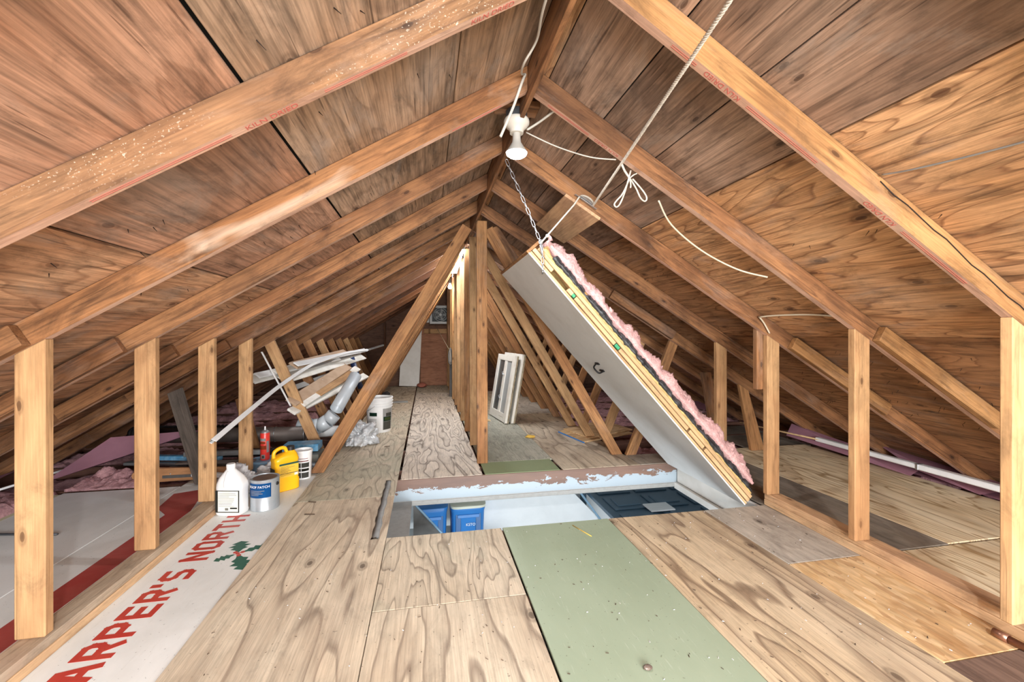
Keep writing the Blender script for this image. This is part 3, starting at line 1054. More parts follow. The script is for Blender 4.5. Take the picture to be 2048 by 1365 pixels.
RAF_MAT = {(-1, 1): 'raf_f', (-1, 2): 'raf_p', (-1, 3): 'raf', (-1, 4): 'raf', (1, 1): 'raf_y', (1, 2): 'raf', (1, 3): 'raf', (1, 4): 'raf'}
RAF_NOTE = {(-1, 1): 'nearest rafter on the left slope, speckled with pale paint and a red KILN DRIED stamp',
            (-1, 2): 'second rafter on the left slope, white paint smears along its lower edge',
            (1, 1): 'nearest rafter on the right slope, yellowish with red KILN DRIED stamp and a long crack',
            (1, 2): 'second rafter on the right slope, above the rope bow, red stamp near the ridge',
            (1, 3): 'third rafter on the right slope, carrying the rope pulley and the plywood block'}
RD, RT = .089, .038
RAFTERS = {}
for sg, side in ((-1, 'left'), (1, 'right')):
    for k in range(-3, 15):
        x0 = XR + sg * .0105
        x1 = XR + sg * 3.58
        dv = RD / CA
        pts = [(x0, ZR - SL * abs(x0 - XR) - .001), (x0, ZR - SL * abs(x0 - XR) - dv), (x1, zroof(x1) - dv), (x1, zroof(x1) - .001)]
        if zroof(x1) - dv < -.06:
            xe = XR + sg * ((ZR - dv - 0.005) / SL)
            pts = [pts[0], pts[1], (xe, .005), (x1, .005), (x1, zroof(x1) - .001)]
        me, m = prism_xz(pts, YK(k), RT, (sg, -SL), .003)
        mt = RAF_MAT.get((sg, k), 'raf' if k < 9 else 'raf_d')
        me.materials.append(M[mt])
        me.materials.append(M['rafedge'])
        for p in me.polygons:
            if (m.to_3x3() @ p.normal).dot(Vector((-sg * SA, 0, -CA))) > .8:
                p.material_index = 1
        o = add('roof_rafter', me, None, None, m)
        if k >= 1:
            lab = RAF_NOTE.get((sg, k), '%s rafter from the camera on the %s roof slope' % (ORD[k - 1], side))
        else:
            lab = '%s rafter behind the camera on the %s roof slope' % (ORD[-k], side)
        tag(o, lab, 'rafter', 'rafters of the %s roof slope' % side)
        RAFTERS[(sg, k)] = o


def under_stamp(sg, k, s, x, size, parent):
    """red stamp on the underside of a rafter; reads towards the ridge"""
    dv = RD / CA
    z = zroof(x) - dv
    nrm = Vector((-sg * SA, 0, -CA))
    read = Vector((-sg * CA, 0, SA))
    up = nrm.cross(read)
    p = Vector((x, YK(k) + RT / 2, z)) + nrm * .0006 - up * size * .35
    add('stamp_lettering', text_me(s, size, .0003), M['redink'], parent, frame(p, read, up, nrm))


def under_line(sg, k, xa, xb, off, parent):
    dv = RD / CA
    nrm = Vector((-sg * SA, 0, -CA))
    pa = Vector((xa, YK(k) + RT / 2 + off, zroof(xa) - dv)) + nrm * .0006
    pb = Vector((xb, YK(k) + RT / 2 + off, zroof(xb) - dv)) + nrm * .0006
    board('stamp_line', pa, pb, .0015, .0008, M['redink'], parent, nrm, 0)


under_stamp(-1, 1, 'KILN DRIED', -.43, .026, RAFTERS[(-1, 1)])
under_stamp(-1, 1, 'KILN DRIED', .115, .026, RAFTERS[(-1, 1)])
under_stamp(1, 1, 'KILN DRIED', .925, .026, RAFTERS[(1, 1)])
under_stamp(1, 1, 'KILN DRIED', 1.50, .026, RAFTERS[(1, 1)])
under_stamp(1, 2, 'KILN DRIED', .815, .024, RAFTERS[(1, 2)])
for a in ((-1, 1, -.25, -.05), (-1, 1, -.75, -.46), (1, 1, .70, .78), (1, 1, .95, 1.2), (1, 1, 1.53, 1.8), (1, 2, .5, .68), (-1, 2, .1, .3)):
    under_line(a[0], a[1], a[2], a[3], -.004, RAFTERS[(a[0], a[1])])
    under_line(a[0], a[1], a[2], a[3], .003, RAFTERS[(a[0], a[1])])
# long crack with a wire along the nearest right rafter
pts = []
for i in range(15):
    t = i / 14
    x = 1.42 + t * .75
    pts.append((x, YK(1) - .0008, zroof(x) - .020 - .045 * t - .006 * math.sin(i * 2.1) * (1 if i % 2 else .4)))
add('crack', tube_me(pts, .0022, 5), M['nail'], RAFTERS[(1, 1)])

# sister boards bolted to the lower rafters


def sister(sg, k, xa, xb, mt, lab, inset=.012):
    dv = RD / CA
    h = dv - inset
    zo = -.012
    pts = [(xa, zroof(xa) + zo), (xa + sg * h * SA * CA * -1, zroof(xa) + zo - h * CA * CA), (xb + sg * h * SA * CA * -1, zroof(xb) + zo - h * CA * CA), (xb, zroof(xb) + zo)]
    me, m = prism_xz(pts, YK(k) - .0385, .038, (sg, -SL), .003)
    tag(add('sister_board', me, M[mt], None, m), lab, 'board', 'short boards doubling the rafters')


sister(1, 2, 2.175, 2.93, 'raf_y', 'short light board nailed to the second right rafter beyond the knee wall')
sister(1, 3, 2.27, 3.0, 'raf_y', 'short light board nailed to the third right rafter beyond the knee wall')
sister(-1, 2, -1.345, -2.1, 'raf', 'short board nailed to the second left rafter above its stud')
sister(-1, 3, -1.42, -2.1, 'raf', 'short board nailed to the third left rafter above its stud')
sister(-1, 4, -1.50, -2.1, 'raf', 'short board nailed to the fourth left rafter above its stud')
sister(-1, 5, -1.46, -2.1, 'raf', 'short board nailed to the fifth left rafter above its stud')
sister(1, 5, 1.60, 2.2, 'raf', 'short board nailed to the fifth right rafter behind the raised hatch')

# ---- ceiling joists (bottom chords) under the floor
for k in range(-3, 15):
    if HY0 - .05 < YK(k) < HY1 + .01:
        for xa, xb, s2 in ((-3.18, HX0 - .022, 'left'), (HX1 + .022, 4.0, 'right')):
            o = board('floor_joist', (xa, YK(k) + .019, -.0875), (xb, YK(k) + .019, -.0875), .14, .038, M['joist'], None, (0, 1, 0))
            tag(o, '%s cut floor joist from the camera, stopping at the %s end of the hatch' % (ORD[k - 1], s2), 'joist', 'floor joists')
        continue
    o = board('floor_joist', (-3.18, YK(k) + .019, -.0875), (4.0, YK(k) + .019, -.0875), .14, .038, M['joist'], None, (0, 1, 0))
    tag(o, ('%s floor joist from the camera under the attic sheets' % ORD[k - 1]) if k > 0 else ('%s floor joist behind the camera' % ORD[-k]), 'joist', 'floor joists')

# ---- knee walls: doubled sole plates and studs
def plate(name, pa, pb, z0, z1, mt, lab, wd=.089):
    d = (Vector(pb) - Vector(pa)).normalized()
    o = board(name, (pa[0], pa[1], (z0 + z1) / 2), (pb[0], pb[1], (z0 + z1) / 2), wd, z1 - z0, M[mt], None, (0, 0, 1), .003)
    return tag(o, lab, 'plate', 'knee wall sole plates')


plate('sole_plate', (-1.298, .2, 0), (-1.298, 3.02, 0), -.010, .024, 'plate', 'lower of the two stacked sole plates under the left knee wall')
plate('sole_plate', (-1.302, .2, 0), (-1.302, 2.99, 0), .0245, .058, 'plate_g', 'upper of the two stacked sole plates under the left knee wall, reddish inner edge')
plate('sole_plate', (2.062, .0, 0), (2.150, 2.40, 0), 0, .038, 'plate', 'lower of the two stacked sole plates under the right knee wall')
plate('sole_plate', (2.064, .0, 0), (2.152, 2.40, 0), .0385, .077, 'plate', 'upper of the two stacked sole plates under the right knee wall')


def stud(k, x0, x1, zb, mt, lab, sg, dy=0.0, th=.038):
    dv = RD / CA + .001
    pts = [(x0, zb), (x1, zb), (x1, zroof(x1) - dv), (x0, zroof(x0) - dv)]
    me, m = prism_xz(pts, YK(k) + dy, th, (0, 1), .004)
    return tag(add('knee_stud', me, M[mt], None, m), lab, 'stud', 'knee wall studs')


for k, x0, note in ((1, -1.352, 'nearest stud of the left knee wall, outside the frame'), (2, -1.356, 'broad near stud of the left knee wall, largest and farthest left'), (3, -1.358, 'second left knee wall stud, behind the red painted letters'), (4, -1.370, 'third left knee wall stud, where the long white trim ends'), (5, -1.382, 'fourth left knee wall stud, behind the red spray can')):
    stud(k, x0, x0 + .089, .0585, 'stud', note, -1)
for k, x0, note, mt in ((1, 1.981, 'water stained stud at the right edge of the picture, dark foot', 'stud_d'), (2, 2.036, 'middle stud of the right knee wall standing on the double plate', 'stud'), (3, 2.088, 'right knee wall stud beside the foot of the raised hatch', 'stud'), (4, 2.182, 'right knee wall stud just behind the pink insulation of the hatch', 'stud')):
    stud(k, x0, x0 + .089, .0775 if k < 4 else 0.001, mt, note, 1)
# scab nailed behind the third right stud
me, m = prism_xz([(2.046, .734), (2.10, .734), (2.10, 1.10), (2.046, 1.125)], YK(3) + .0385, .036, (0, 1))
tag(add('scab_board', me, M['raf'], None, m), 'short reddish block nailed behind the stud beside the raised hatch', 'board')

# ---- W trusses from the fifth frame on: king posts and webs
def web_pts(xb, xt, zt, wd=.089, zb=.0):
    """slanted board from the floor (centre xb) to (xt,zt), foot cut flat on the floor"""
    d = Vector((xt - xb, zt - zb)).normalized()
    hw = wd / 2 / abs(d.y)
    n = Vector((d.y, -d.x)) * wd / 2
    return [(xb - hw, zb), (xb + hw, zb), (xt + n.x, zt + n.y), (xt - n.x, zt - n.y)], (d.x, d.y)


for k in range(5, 15):
    y0 = YK(k) + .0385
    j = k - 5
    far = k > 12
    # left and right inner webs
    for sg, side in ((-1, 'left'), (1, 'right')):
        xb = XR + sg * 1.262
        pts, g = web_pts(xb, XR + sg * .09, 1.98)
        me, m = prism_xz(pts, y0 + (.0395 if sg == 1 else .0), .038, g)
        o = add('truss_web', me, M['web' if not (sg == 1 and k in (6, 7)) else 'stud'], None, m)
        lab = {(-1, 0): 'large slanting truss board left of the walkway, foot by the white tub', (1, 0): 'nearest slanting truss board right of the walkway, partly behind the raised hatch'}.get((sg, j), '%s slanting truss board from the front on the %s side of the walkway' % (ORD[j], side))
        tag(o, lab, 'truss board', 'long slanting truss boards')
    # king post
    me, m = prism_xz([(.413, .001), (.502, .001), (.495, 2.035), (.406, 2.035)], y0, .038, (0, 1))
    tag(add('king_post', me, M['web' if k in (5, 7) else 'stud'], None, m), ('front vertical post of the row under the ridge, standing at the far hatch edge' if j == 0 else '%s vertical post of the row under the ridge' % ORD[j]), 'post', 'vertical posts under the ridge')
    # outer webs
    for sg, side in ((-1, 'left'), (1, 'right')):
        if sg == -1 and k == 5:
            continue
        xt = XR + sg * 1.822
        xb = XR + sg * 1.378
        pts, g = web_pts(xb, xt, 1.055)
        me, m = prism_xz(pts, YK(k) + .0385, .038, g)
        tag(add('truss_strut', me, M['stud' if k % 3 == 0 else 'web'], None, m), '%s short leaning truss strut from the front under the %s slope' % (ORD[j] if sg == 1 else ORD[j - 1], side), 'strut', 'short leaning truss struts')

# loose struts leaning outward in the low side spaces
for nm, pts, y0, mt, lab in (
        ('side_strut', [(-1.815, .66), (-1.73, .70), (-1.55, .0), (-1.64, .0)], 3.50, 'web_g', 'weathered grey strut leaning behind the second left stud'),
        ('side_strut', [(-1.62, .52), (-1.54, .56), (-1.42, .03), (-1.51, .03)], 4.12, 'web', 'brown strut leaning low behind the third left stud'),
        ('side_strut', [(2.835, .62), (2.93, .56), (3.105, .0), (2.965, .0)], 3.53, 'web', 'short brown strut leaning outward left of the stud with writing'),
        ('side_strut', [(2.43, .74), (2.52, .74), (2.67, .0), (2.57, .0)], 3.50, 'web', 'short brown strut leaning beside the hatch insulation')):
    d = (pts[3][0] - pts[0][0], pts[3][1] - pts[0][1])
    me, m = prism_xz(pts, y0, .038, d)
    tag(add(nm, me, M[mt], None, m), lab, 'strut')
# short diagonal brace at the peak by the front post
me, m = prism_xz([(.52, 1.985), (.60, 2.02), (.80, 1.72), (.72, 1.67)], YK(5) + .117, .038, (.2, -.3))
tag(add('peak_brace', me, M['raf'], None, m), 'short diagonal brace right of the front ridge post', 'brace')


# ================================================================== THE RAISED HATCH
HANG = math.atan2(1.541, 1.401)
ux, uz = -math.cos(HANG), math.sin(HANG)
HM = frame((1.968, 2.85, .004), (ux, 0, uz), (0, -1, 0), (uz, 0, -ux))
hatch = thing('attic_hatch', 'raised insulated attic hatch with white underside, propped open on a chain', 'hatch', HM)


def hbox(name, x0, x1, y0, y1, z0, z1, mat, bev=.002, parent=None):
    return add(name, box_me(x1 - x0, y1 - y0, z1 - z0, bev), mat, parent or hatch, HM @ T((x0 + x1) / 2, (y0 + y1) / 2, (z0 + z1) / 2))


HL = 2.085
face = hbox('white_face', 0, HL, -.448, .448, 0, .009, M['hatchw'])
hbox('face_edge_strip', .0, HL - .004, .430, .449, .0095, .022, M['edgewood'])
hbox('face_edge_strip', .0, HL - .004, -.449, -.430, .0095, .022, M['edgewood'])
hbox('backing_board', .01, HL - .03, -.428, .428, .0095, .026, M['edgewood'])
# lower frame rail on the near side is made of short blocks with gaps
for a, b in ((.0, .46), (.475, .62), (.635, 1.30), (1.345, 1.71), (1.735, 1.775), (1.915, HL - .005)):
    hbox('frame_block', a, b, .412, .449, .028, .052, M['edgewood'], .003)
for a, b in ((.0, 1.0), (1.01, HL - .005)):
    hbox('frame_block', a, b, -.449, -.412, .028, .052, M['edgewood'], .003)
for a in (1.305, 1.715):
    hbox('shim', a, a + .036, .428, .4485, .030, .050, M['shim'])
hbox('frame_rail', .0, HL - .02, .405, .446, .056, .078, M['edgewood'], .003)
hbox('frame_rail', .0, HL - .02, -.446, -.405, .056, .078, M['edgewood'], .003)
hbox('end_rail', HL - .055, HL - .006, -.404, .404, .028, .10, M['raf'], .003)
hbox('end_rail', .004, .05, -.404, .404, .028, .10, M['edgewood'], .003)
hbox('end_rail', HL - .004, HL + .014, -.448, .448, -.002, .10, M['web'], .003)
# rough tan edge, black facing, pink batt on top
me = lump_me(120, 18, HL - .05, .875, .112, 3.1, .034, 10, edge=.02, base=.08)
add('kraft_edge', me, M['tanfoam'], hatch, HM @ T(HL / 2 - .01, 0, 0))
me = lump_me(140, 24, HL - .14, .875, .140, 5.7, .04, 13, edge=.02, base=.095)
add('black_facing', me, M['black'], hatch, HM @ T(HL / 2 - .05, 0, 0))
me = lump_me(220, 64, HL - .06, .86, .205, 1.3, .045, 7, edge=.06, base=.132)
add('insulation_batt', me, M['pink'], hatch, HM @ T(HL / 2 + .01, 0, 0))
# tufts
bm = bmesh.new()
for i in range(70):
    x = random.uniform(.1, HL); y = random.choice([random.uniform(.34, .42), random.uniform(-.42, .42)])
    z = .19 if y < .36 else .165
    p = Vector((x, y, z))
    d = Vector((random.uniform(-.5, .8), random.uniform(-.2, .6), random.uniform(.2, .8))).normalized() * random.uniform(.015, .032)
    bm_tube(bm, [p - d * .3, p + d * .4, p + d + Vector((random.uniform(-.01, .01), 0, 0))], [.016, .011, .002], 5)
tf = add('insulation_tufts', from_bm(bm, True), M['pink'], hatch, HM)
tf['kind'] = 'stuff'
# handle hook on the white face (face normal is -local z)
hk = add('pull_handle', tube_me(spline([(-.035, .02, 0), (-.03, .0, -.03), (.0, -.008, -.034), (.03, .0, -.03), (.045, .03, -.004)], 5), .006, 8), M['iron'], hatch, HM @ T(1.145, -.04, 0))
add('handle_plate', tube_me([(0, -.03, -.003), (0, .035, -.003)], .009, 8), M['iron'], hk, HM @ T(1.115, -.04, 0))
add('handle_plate', tube_me([(0, -.02, -.003), (0, .04, -.003)], .009, 8), M['iron'], hk, HM @ T(1.185, -.02, 0))

# ---- chain from the ridge to the hatch corner
def link_me():
    pts = []
    for i in range(17):
        a = 2 * math.pi * i / 16
        x = .0075 * math.cos(a); y = .0075 * math.sin(a) + (.013 if math.sin(a) > 0 else -.013)
        if abs(math.sin(a)) < 1e-6:
            y = 0
        pts.append((x, 0, y))
    bm = bmesh.new()
    bm_tube(bm, pts, .0024, 6, cap=False)
    return from_bm(bm, True)


LINK = link_me()
chain = thing('hoist_chain', 'steel link chain hanging from the ridge to the raised hatch', 'chain', T(.635, 2.385, 1.60))
c_pts = [Vector((.435, 2.385, 2.06)), Vector((.465, 2.385, 1.99)), Vector((.56, 2.383, 1.78)), Vector((.628, 2.38, 1.615)), Vector((.640, 2.375, 1.56)), Vector((.644, 2.375, 1.44))]
seg = []
for a, b in zip(c_pts, c_pts[1:]):
    n = max(1, int((b - a).length / .004))
    seg += [a.lerp(b, i / n) for i in range(n)]
d_acc, last, nl = 0, seg[0], 0
pos = [seg[0]]
for p in seg[1:]:
    d_acc += (p - last).length
    last = p
    if d_acc > .034:
        pos.append(p.copy()); d_acc = 0
for i in range(len(pos) - 1):
    a, b = pos[i], pos[i + 1]
    x = (b - a).normalized()
    up = Vector((0, 1, 0)) if i % 2 == 0 else Vector((1, 0, .3))
    z = x
    yv = (up - z * up.dot(z)).normalized()
    xv = yv.cross(z)
    add('chain_link', LINK, M['steel'], chain, frame((a + b) / 2, xv, yv, z))
sb = thing('chain_snap', 'small steel snap joining chain and rope at the hatch corner', 'fastener', T(.632, 2.378, 1.60))
add('snap_body', tube_me([(.632, 2.378, 1.60), (.638, 2.374, 1.535)], .007, 8), M['steel'], sb)
add('snap_ring', tube_me([(.632 + .012 * math.cos(t * .785), 2.376, 1.607 + .012 * math.sin(t * .785)) for t in range(9)], .0025, 6), M['steel'], sb)
tag(add('screw_eye', tube_me([(.645, 2.374, 1.442), (.648, 2.40, 1.432)], .006, 8), M['steel']), 'bolt holding the chain end on the hatch edge', 'bolt')

# ---- rope over the pulley
def rope_me(pts, r, strands=3, pitch=.03):
    P = [Vector(p) for p in pts]
    bm = bmesh.new()
    dist = [0]
    for a, b in zip(P, P[1:]):
        dist.append(dist[-1] + (b - a).length)
    tot = dist[-1]
    n = max(8, int(tot / .006))
    path = []
    for i in range(n + 1):
        s = tot * i / n
        k = 0
        while k < len(P) - 2 and dist[k + 1] < s:
            k += 1
        path.append((P[k].lerp(P[k + 1], (s - dist[k]) / max(1e-9, dist[k + 1] - dist[k])), s))
    d = (P[-1] - P[0]).normalized()
    u = d.cross(Vector((0, 0, 1))).normalized()
    v = d.cross(u)
    for st in range(strands):
        ph = st * 2 * math.pi / strands
        bm_tube(bm, [p + (u * math.cos(ph + s * 2 * math.pi / pitch) + v * math.sin(ph + s * 2 * math.pi / pitch)) * r * .5 for p, s in path], r * .58, 5)
    return from_bm(bm, True)


pul = Vector((.925, 2.325, 1.815))
rope_a = rope_me([(.52, .1, 1.826), (.816, 1.715, 1.818), pul], .0062)
rope = thing('pull_rope', 'white twisted rope running from above the camera over the pulley to the hatch', 'rope', T(.816, 1.715, 1.818))
add('rope_run', rope_a, M['rope'], rope)
add('rope_run', rope_me([(.845, 2.325, 1.862), (.815, 2.335, 1.815), (.70, 2.36, 1.68), (.634, 2.378, 1.603)], .0050), M['rope'], rope)
add('rope_knot', crumple_me(.011, .011, .011, 3, .3, 2), M['rope'], rope, T(.668, 2.367, 1.640))
pl = thing('pulley', 'small metal pulley plate under the third right rafter', 'pulley', T(.885, 2.33, 1.84))
pm = frame((.887, 2.329, 1.842), (CA, 0, -SA), (0, 1, 0), (SA, 0, CA))
add('mount_plate', box_me(.15, .016, .003, .0005), M['steel'], pl, pm @ T(0, 0, -.010))
add('wheel', lathe_me([(.0, -.006), (.042, -.006), (.037, 0), (.042, .006), (.0, .006)], 24), M['alum'], pl, pm @ T(0, 0, .0))
add('wheel_rope', tube_me([(.043 * math.cos(t), -.043 * math.sin(t), 0) for t in [i * math.pi / 12 for i in range(13)]], .005, 6), M['rope'], pl, pm)
# bow tied on the rafter
bow = thing('cord_bow', 'thin white cord tied in a two-loop bow under the second right rafter', 'cord', T(.85, 1.735, 1.76))
add('cord', tube_me(spline([(.820, 1.735, 1.815), (.835, 1.735, 1.785), (.857, 1.735, 1.757)], 5), .0045, 6), M['rope'], bow)
add('loop', tube_me(spline([(.857, 1.735, 1.757), (.825, 1.733, 1.69), (.795, 1.732, 1.655), (.785, 1.732, 1.638), (.795, 1.732, 1.628), (.812, 1.732, 1.645), (.835, 1.733, 1.70), (.862, 1.735, 1.79)], 5), .0033, 6), M['rope'], bow)
add('loop', tube_me(spline([(.857, 1.735, 1.757), (.885, 1.733, 1.715), (.905, 1.732, 1.675), (.925, 1.732, 1.660), (.935, 1.732, 1.675), (.918, 1.733, 1.705), (.870, 1.735, 1.755)], 5), .0033, 6), M['rope'], bow)
add('tail', tube_me(spline([(.857, 1.735, 1.757), (.862, 1.735, 1.73), (.86, 1.735, 1.715)], 4), .003, 6), M['rope'], bow)
add('tail', tube_me(spline([(.857, 1.735, 1.757), (.875, 1.735, 1.772), (.89, 1.735, 1.779)], 4), .003, 6), M['rope'], bow)
# plywood block nailed under two rafters
dv = RD / CA
bc = Vector((.872, (2.352 + 3.0) / 2, zroof(.872) - dv - .012))
tag(add('plywood_block', box_me(.66, .245, .018, .002), M['edgewood' if False else 'plate'], None, frame(bc, (0, 1, 0), (-CA, 0, SA), (SA, 0, CA))), 'square plywood block nailed under the rafters behind the pulley', 'board')

# ================================================================== LAMPS
def lampholder(loc, label, watts, near=True):
    t = thing('ceiling_lamp', label, 'lamp', T(*loc))
    w = W[t]
    add('mount_block', box_me(.20, .10, .03, .003), M['raf'], t, w @ T(0, 0, .115))
    add('junction_box', lathe_me([(.0, .058), (.047, .058), (.05, .062), (.05, .098), (.0, .098)], 8, smooth=False), M['boxmetal'], t, w)
    add('porcelain_base', lathe_me([(.0, .060), (.056, .060), (.060, .050), (.058, .036), (.045, .022), (.034, .012), (.031, -.004), (.0, -.004)], 32), M['porc'], t, w)
    b = add('bulb', lathe_me([(.017, -.002), (.018, -.012), (.019, -.03), (.021, -.045), (.036, -.070), (.047, -.086), (.0485, -.092)], 32, cap=False), M['socket'], t, w)
    add('bulb_lens', lathe_me([(.0485, -.092), (.046, -.101), (.034, -.110), (.018, -.1145), (.0, -.116)], 32), M['lens'], b, w)
    d = bpy.data.lights.new('bulb_light', 'AREA')
    d.shape = 'DISK'
    d.size = .09
    d.energy = watts
    d.color = (.97, .98, 1.0)
    l = bpy.data.objects.new('bulb_light', d)
    COL.objects.link(l)
    l.location = (loc[0], loc[1], loc[2] - .119)
    return t


lampholder((.405, 1.955, 2.012), 'lit bulb in a white porcelain lampholder under the ridge', BULB_W)
lampholder((.405, -1.0, 2.012), 'added fill bulb in a porcelain lampholder on the ridge behind the camera', REAR_FILL_W)  # bulb and holder added out of view as fill

fl = thing('fluorescent_light', 'lit fluorescent strip light hung below the ridge in the far half', 'lamp', T(.395, 5.36, 1.98))
fm = frame((.348, 5.36, 1.974), (0, .9972, -.075), (-1, 0, 0), (0, .075, .9972))
W[fl] = T(.395, 5.36, 1.98)
add('housing', box_me(1.22, .115, .035, .004), M['white'], fl, fm @ T(0, 0, .03))
add('diffuser', box_me(1.20, .105, .03, .008), M['tube'], fl, fm)
add('end_cap', box_me(.01, .117, .05, .002), M['white'], fl, fm @ T(-.615, 0, .014))
add('end_cap', box_me(.01, .117, .05, .002), M['white'], fl, fm @ T(.615, 0, .014))
for dy in (-.5, .5):
    add('hanger', tube_me([(.352, 5.36 + dy, 2.016 - dy * .075), (.404, 5.36 + dy, 2.07)], .003, 5), M['steel'], fl)
add('pull_chain', tube_me([(.345, 5.97, 1.91), (.345, 5.972, 1.80)], .003, 5), M['steel'], fl)

fb = thing('bare_bulb', 'small bare bulb glowing in the far distance under the ridge', 'lamp', T(.362, 7.0, 1.83))
add('glass_bulb', lathe_me([(.012, .06), (.014, .045), (.026, .022), (.031, 0), (.026, -.02), (.012, -.031), (0, -.033)], 20), M['lens2'], fb, T(.362, 7.0, 1.84))
add('socket', lathe_me([(0, .13), (.022, .13), (.024, .055), (.0, .055)], 16), M['blackp'], fb, T(.362, 7.0, 1.84))
add('stem', tube_me([(.362, 7.0, 1.96), (.40, 7.0, 2.06)], .006, 6), M['cablew'], fb)
lamp_point('bare_bulb_light', (.362, 6.93, 1.78), FAR_BULB_W, .04, (1.0, .9, .76))

# ---- cables
def cable(pts, r, mat, label, sub=6):
    return tag(add('cable', tube_me(spline(pts, sub), r, 6), M[mat]), label, 'cable', 'loose cables on the roof framing')


cable([(.33, .75, 2.02), (.335, 1.2, 2.045), (.372, 1.45, 2.10), (.352, 1.56, 2.085), (.368, 1.68, 2.12), (.392, 1.735, 2.15)], .0045, 'cablew', 'white cable looping along the ridge board at the top')
cable([(.396, 1.735, 2.152), (.380, 1.735, 2.11), (.345, 1.735, 2.01), (.293, 1.735, 1.886)], .0062, 'cablew', 'stiff white cable end hanging in front of the near lamp')
cable([(.455, 1.955, 2.03), (.50, 1.90, 2.045), (.545, 1.79, 2.05)], .0055, 'cablew', 'short white cable from the near lamp box to the second right rafter')
cable([(.45, 1.95, 2.015), (.58, 1.90, 1.94), (.71, 1.83, 1.875), (.80, 1.75, 1.838)], .0030, 'cablew', 'thin white cord sagging from the near lamp to the rope')
cable([(1.03, 1.80, 1.69), (1.13, 1.86, 1.60), (1.30, 1.88, 1.49), (1.47, 1.85, 1.40), (1.585, 1.785, 1.355)], .0042, 'cable', 'cream cable sagging along the second right rafter')
cable([(2.10, 1.79, 1.165), (2.06, 2.0, 1.19), (2.02, 2.20, 1.195), (2.005, 2.32, 1.19)], .0050, 'cable', 'cream cable crossing from the second to the third right rafter')
cable([(2.005, 2.325, 1.192), (2.05, 2.335, 1.15), (2.09, 2.338, 1.09)], .0050, 'cable', 'short cream cable dropping onto the stud beside the hatch')
cable([(1.408, 1.118, 1.588), (1.42, 1.03, 1.575), (1.45, .82, 1.562), (1.47, .45, 1.55)], .0030, 'alum', 'thin grey wire along the sheathing above the nearest right rafter')

# ================================================================== FAR END
dw = tag(board('drywall_offcut', (-.36, 9.18, .012), (-.30, 9.23, 1.25), .40, .012, M['white'], None, (0, -1, 0)), 'white board leaning on the far gable wall', 'board')
fan = thing('box_fan', 'grey square box fan mounted high on the far gable wall', 'fan', T(.26, 9.25, 1.30))
bm = bmesh.new()
bm_box(bm, .06, .50, 9.16, 9.25, 1.30, 1.345)
bm_box(bm, .06, .50, 9.16, 9.25, 1.635, 1.68)
bm_box(bm, .06, .105, 9.16, 9.25, 1.345, 1.635)
bm_box(bm, .455, .50, 9.16, 9.25, 1.345, 1.635)
add('fan_case', from_bm(bm), M['fan'], fan)
add('fan_back', box_me(.35, .01, .29, 0), M['fandark'], fan, T(.28, 9.235, 1.49))
for r in (.14, .10, .055):
    add('grille_ring', tube_me([(.28 + r * math.cos(t * math.pi / 12), 9.168, 1.49 + r * math.sin(t * math.pi / 12)) for t in range(25)], .006, 5), M['fan'], fan)
for a in range(5):
    bm = bmesh.new()
    t0 = a * 2 * math.pi / 5
    pts = [(.02, -.3), (.12, -.25), (.13, .25), (.03, .35)]
    lo = [bm.verts.new((.28 + r * math.cos(t0 + d), 9.20 + .015 * d, 1.49 + r * math.sin(t0 + d))) for r, d in pts]
    bm.faces.new(lo)
    bmesh.ops.solidify(bm, geom=bm.faces[:], thickness=.003)
    add('blade', from_bm(bm), M['fan'], fan)
add('hub', lathe_me([(0, 0), (.035, 0), (.03, .02), (0, .025)], 16), M['fan'], fan, T(.28, 9.20, 1.49) @ RX(math.pi / 2))
tag(add('leaning_panel', box_me(.16, .012, .30, .002), M['white'], None, T(-.03, 9.33, 1.48)), 'pale panel beside the far box fan', 'panel')
tag(board('cleat', (-.06, 9.325, 1.145), (.47, 9.325, 1.145), .038, .095, M['stud'], None), 'short pale board nailed under the far fan', 'board')
tag(board('upright_board', (.45, 8.40, .85), (.418, 8.40, 2.02), .09, .02, M['raf'], None, (0, -1, 0)), 'thin upright brown board hanging near the far bulb', 'board')
tag(board('dark_upright', (.43, 7.6, 0), (.43, 7.6, .80), .09, .05, M['greyd'], None, (0, -1, 0)), 'dark upright box at the far end of the post row', 'box')
co = thing('cable_coil', 'bundle of grey cord hanging on the far posts', 'cord', T(.405, 7.48, .82))
for i in range(5):
    dx = i * .012
    add('cord_loop', tube_me(spline([(.365 + dx, 7.50 - dx, .60), (.362 + dx, 7.50, .75), (.39, 7.50, .83 + .006 * i), (.43, 7.50, .75), (.425 - dx, 7.50, .60), (.40, 7.50, .56 + .01 * i), (.365 + dx, 7.50 - dx, .60)], 5), .008, 6), M['cablew' if i % 2 else 'boxmetal'], co)
tag(add('pull_string', tube_me([(.16, 9.15, 1.29), (.385, 7.50, .80)], .004, 5), M['cable']), 'thin string running from the far fan to the cord bundle', 'string')
tag(add('reddish_scrap', crumple_me(.10, .09, .05, 8, .3, 2), M['brick'], None, T(-.10, 9.0, .045)), 'crumpled reddish scrap on the floor at the far wall', 'scrap')
tag(add('dark_clamp', crumple_me(.07, .12, .06, 5, .4, 2), M['boxmetal'], None, T(-.68, 7.6, .055)), 'dark metal lump on the floor behind the slanting boards', 'tool')
tag(board('grey_plank', (-.75, 7.05, .012), (-.30, 7.1, .012), .10, .02, M['greym']), 'short grey plank lying across the far walkway edge', 'plank')
# ================================================================== LEFT SIDE CLUTTER
FZ = -.0095   # top of the white sheet
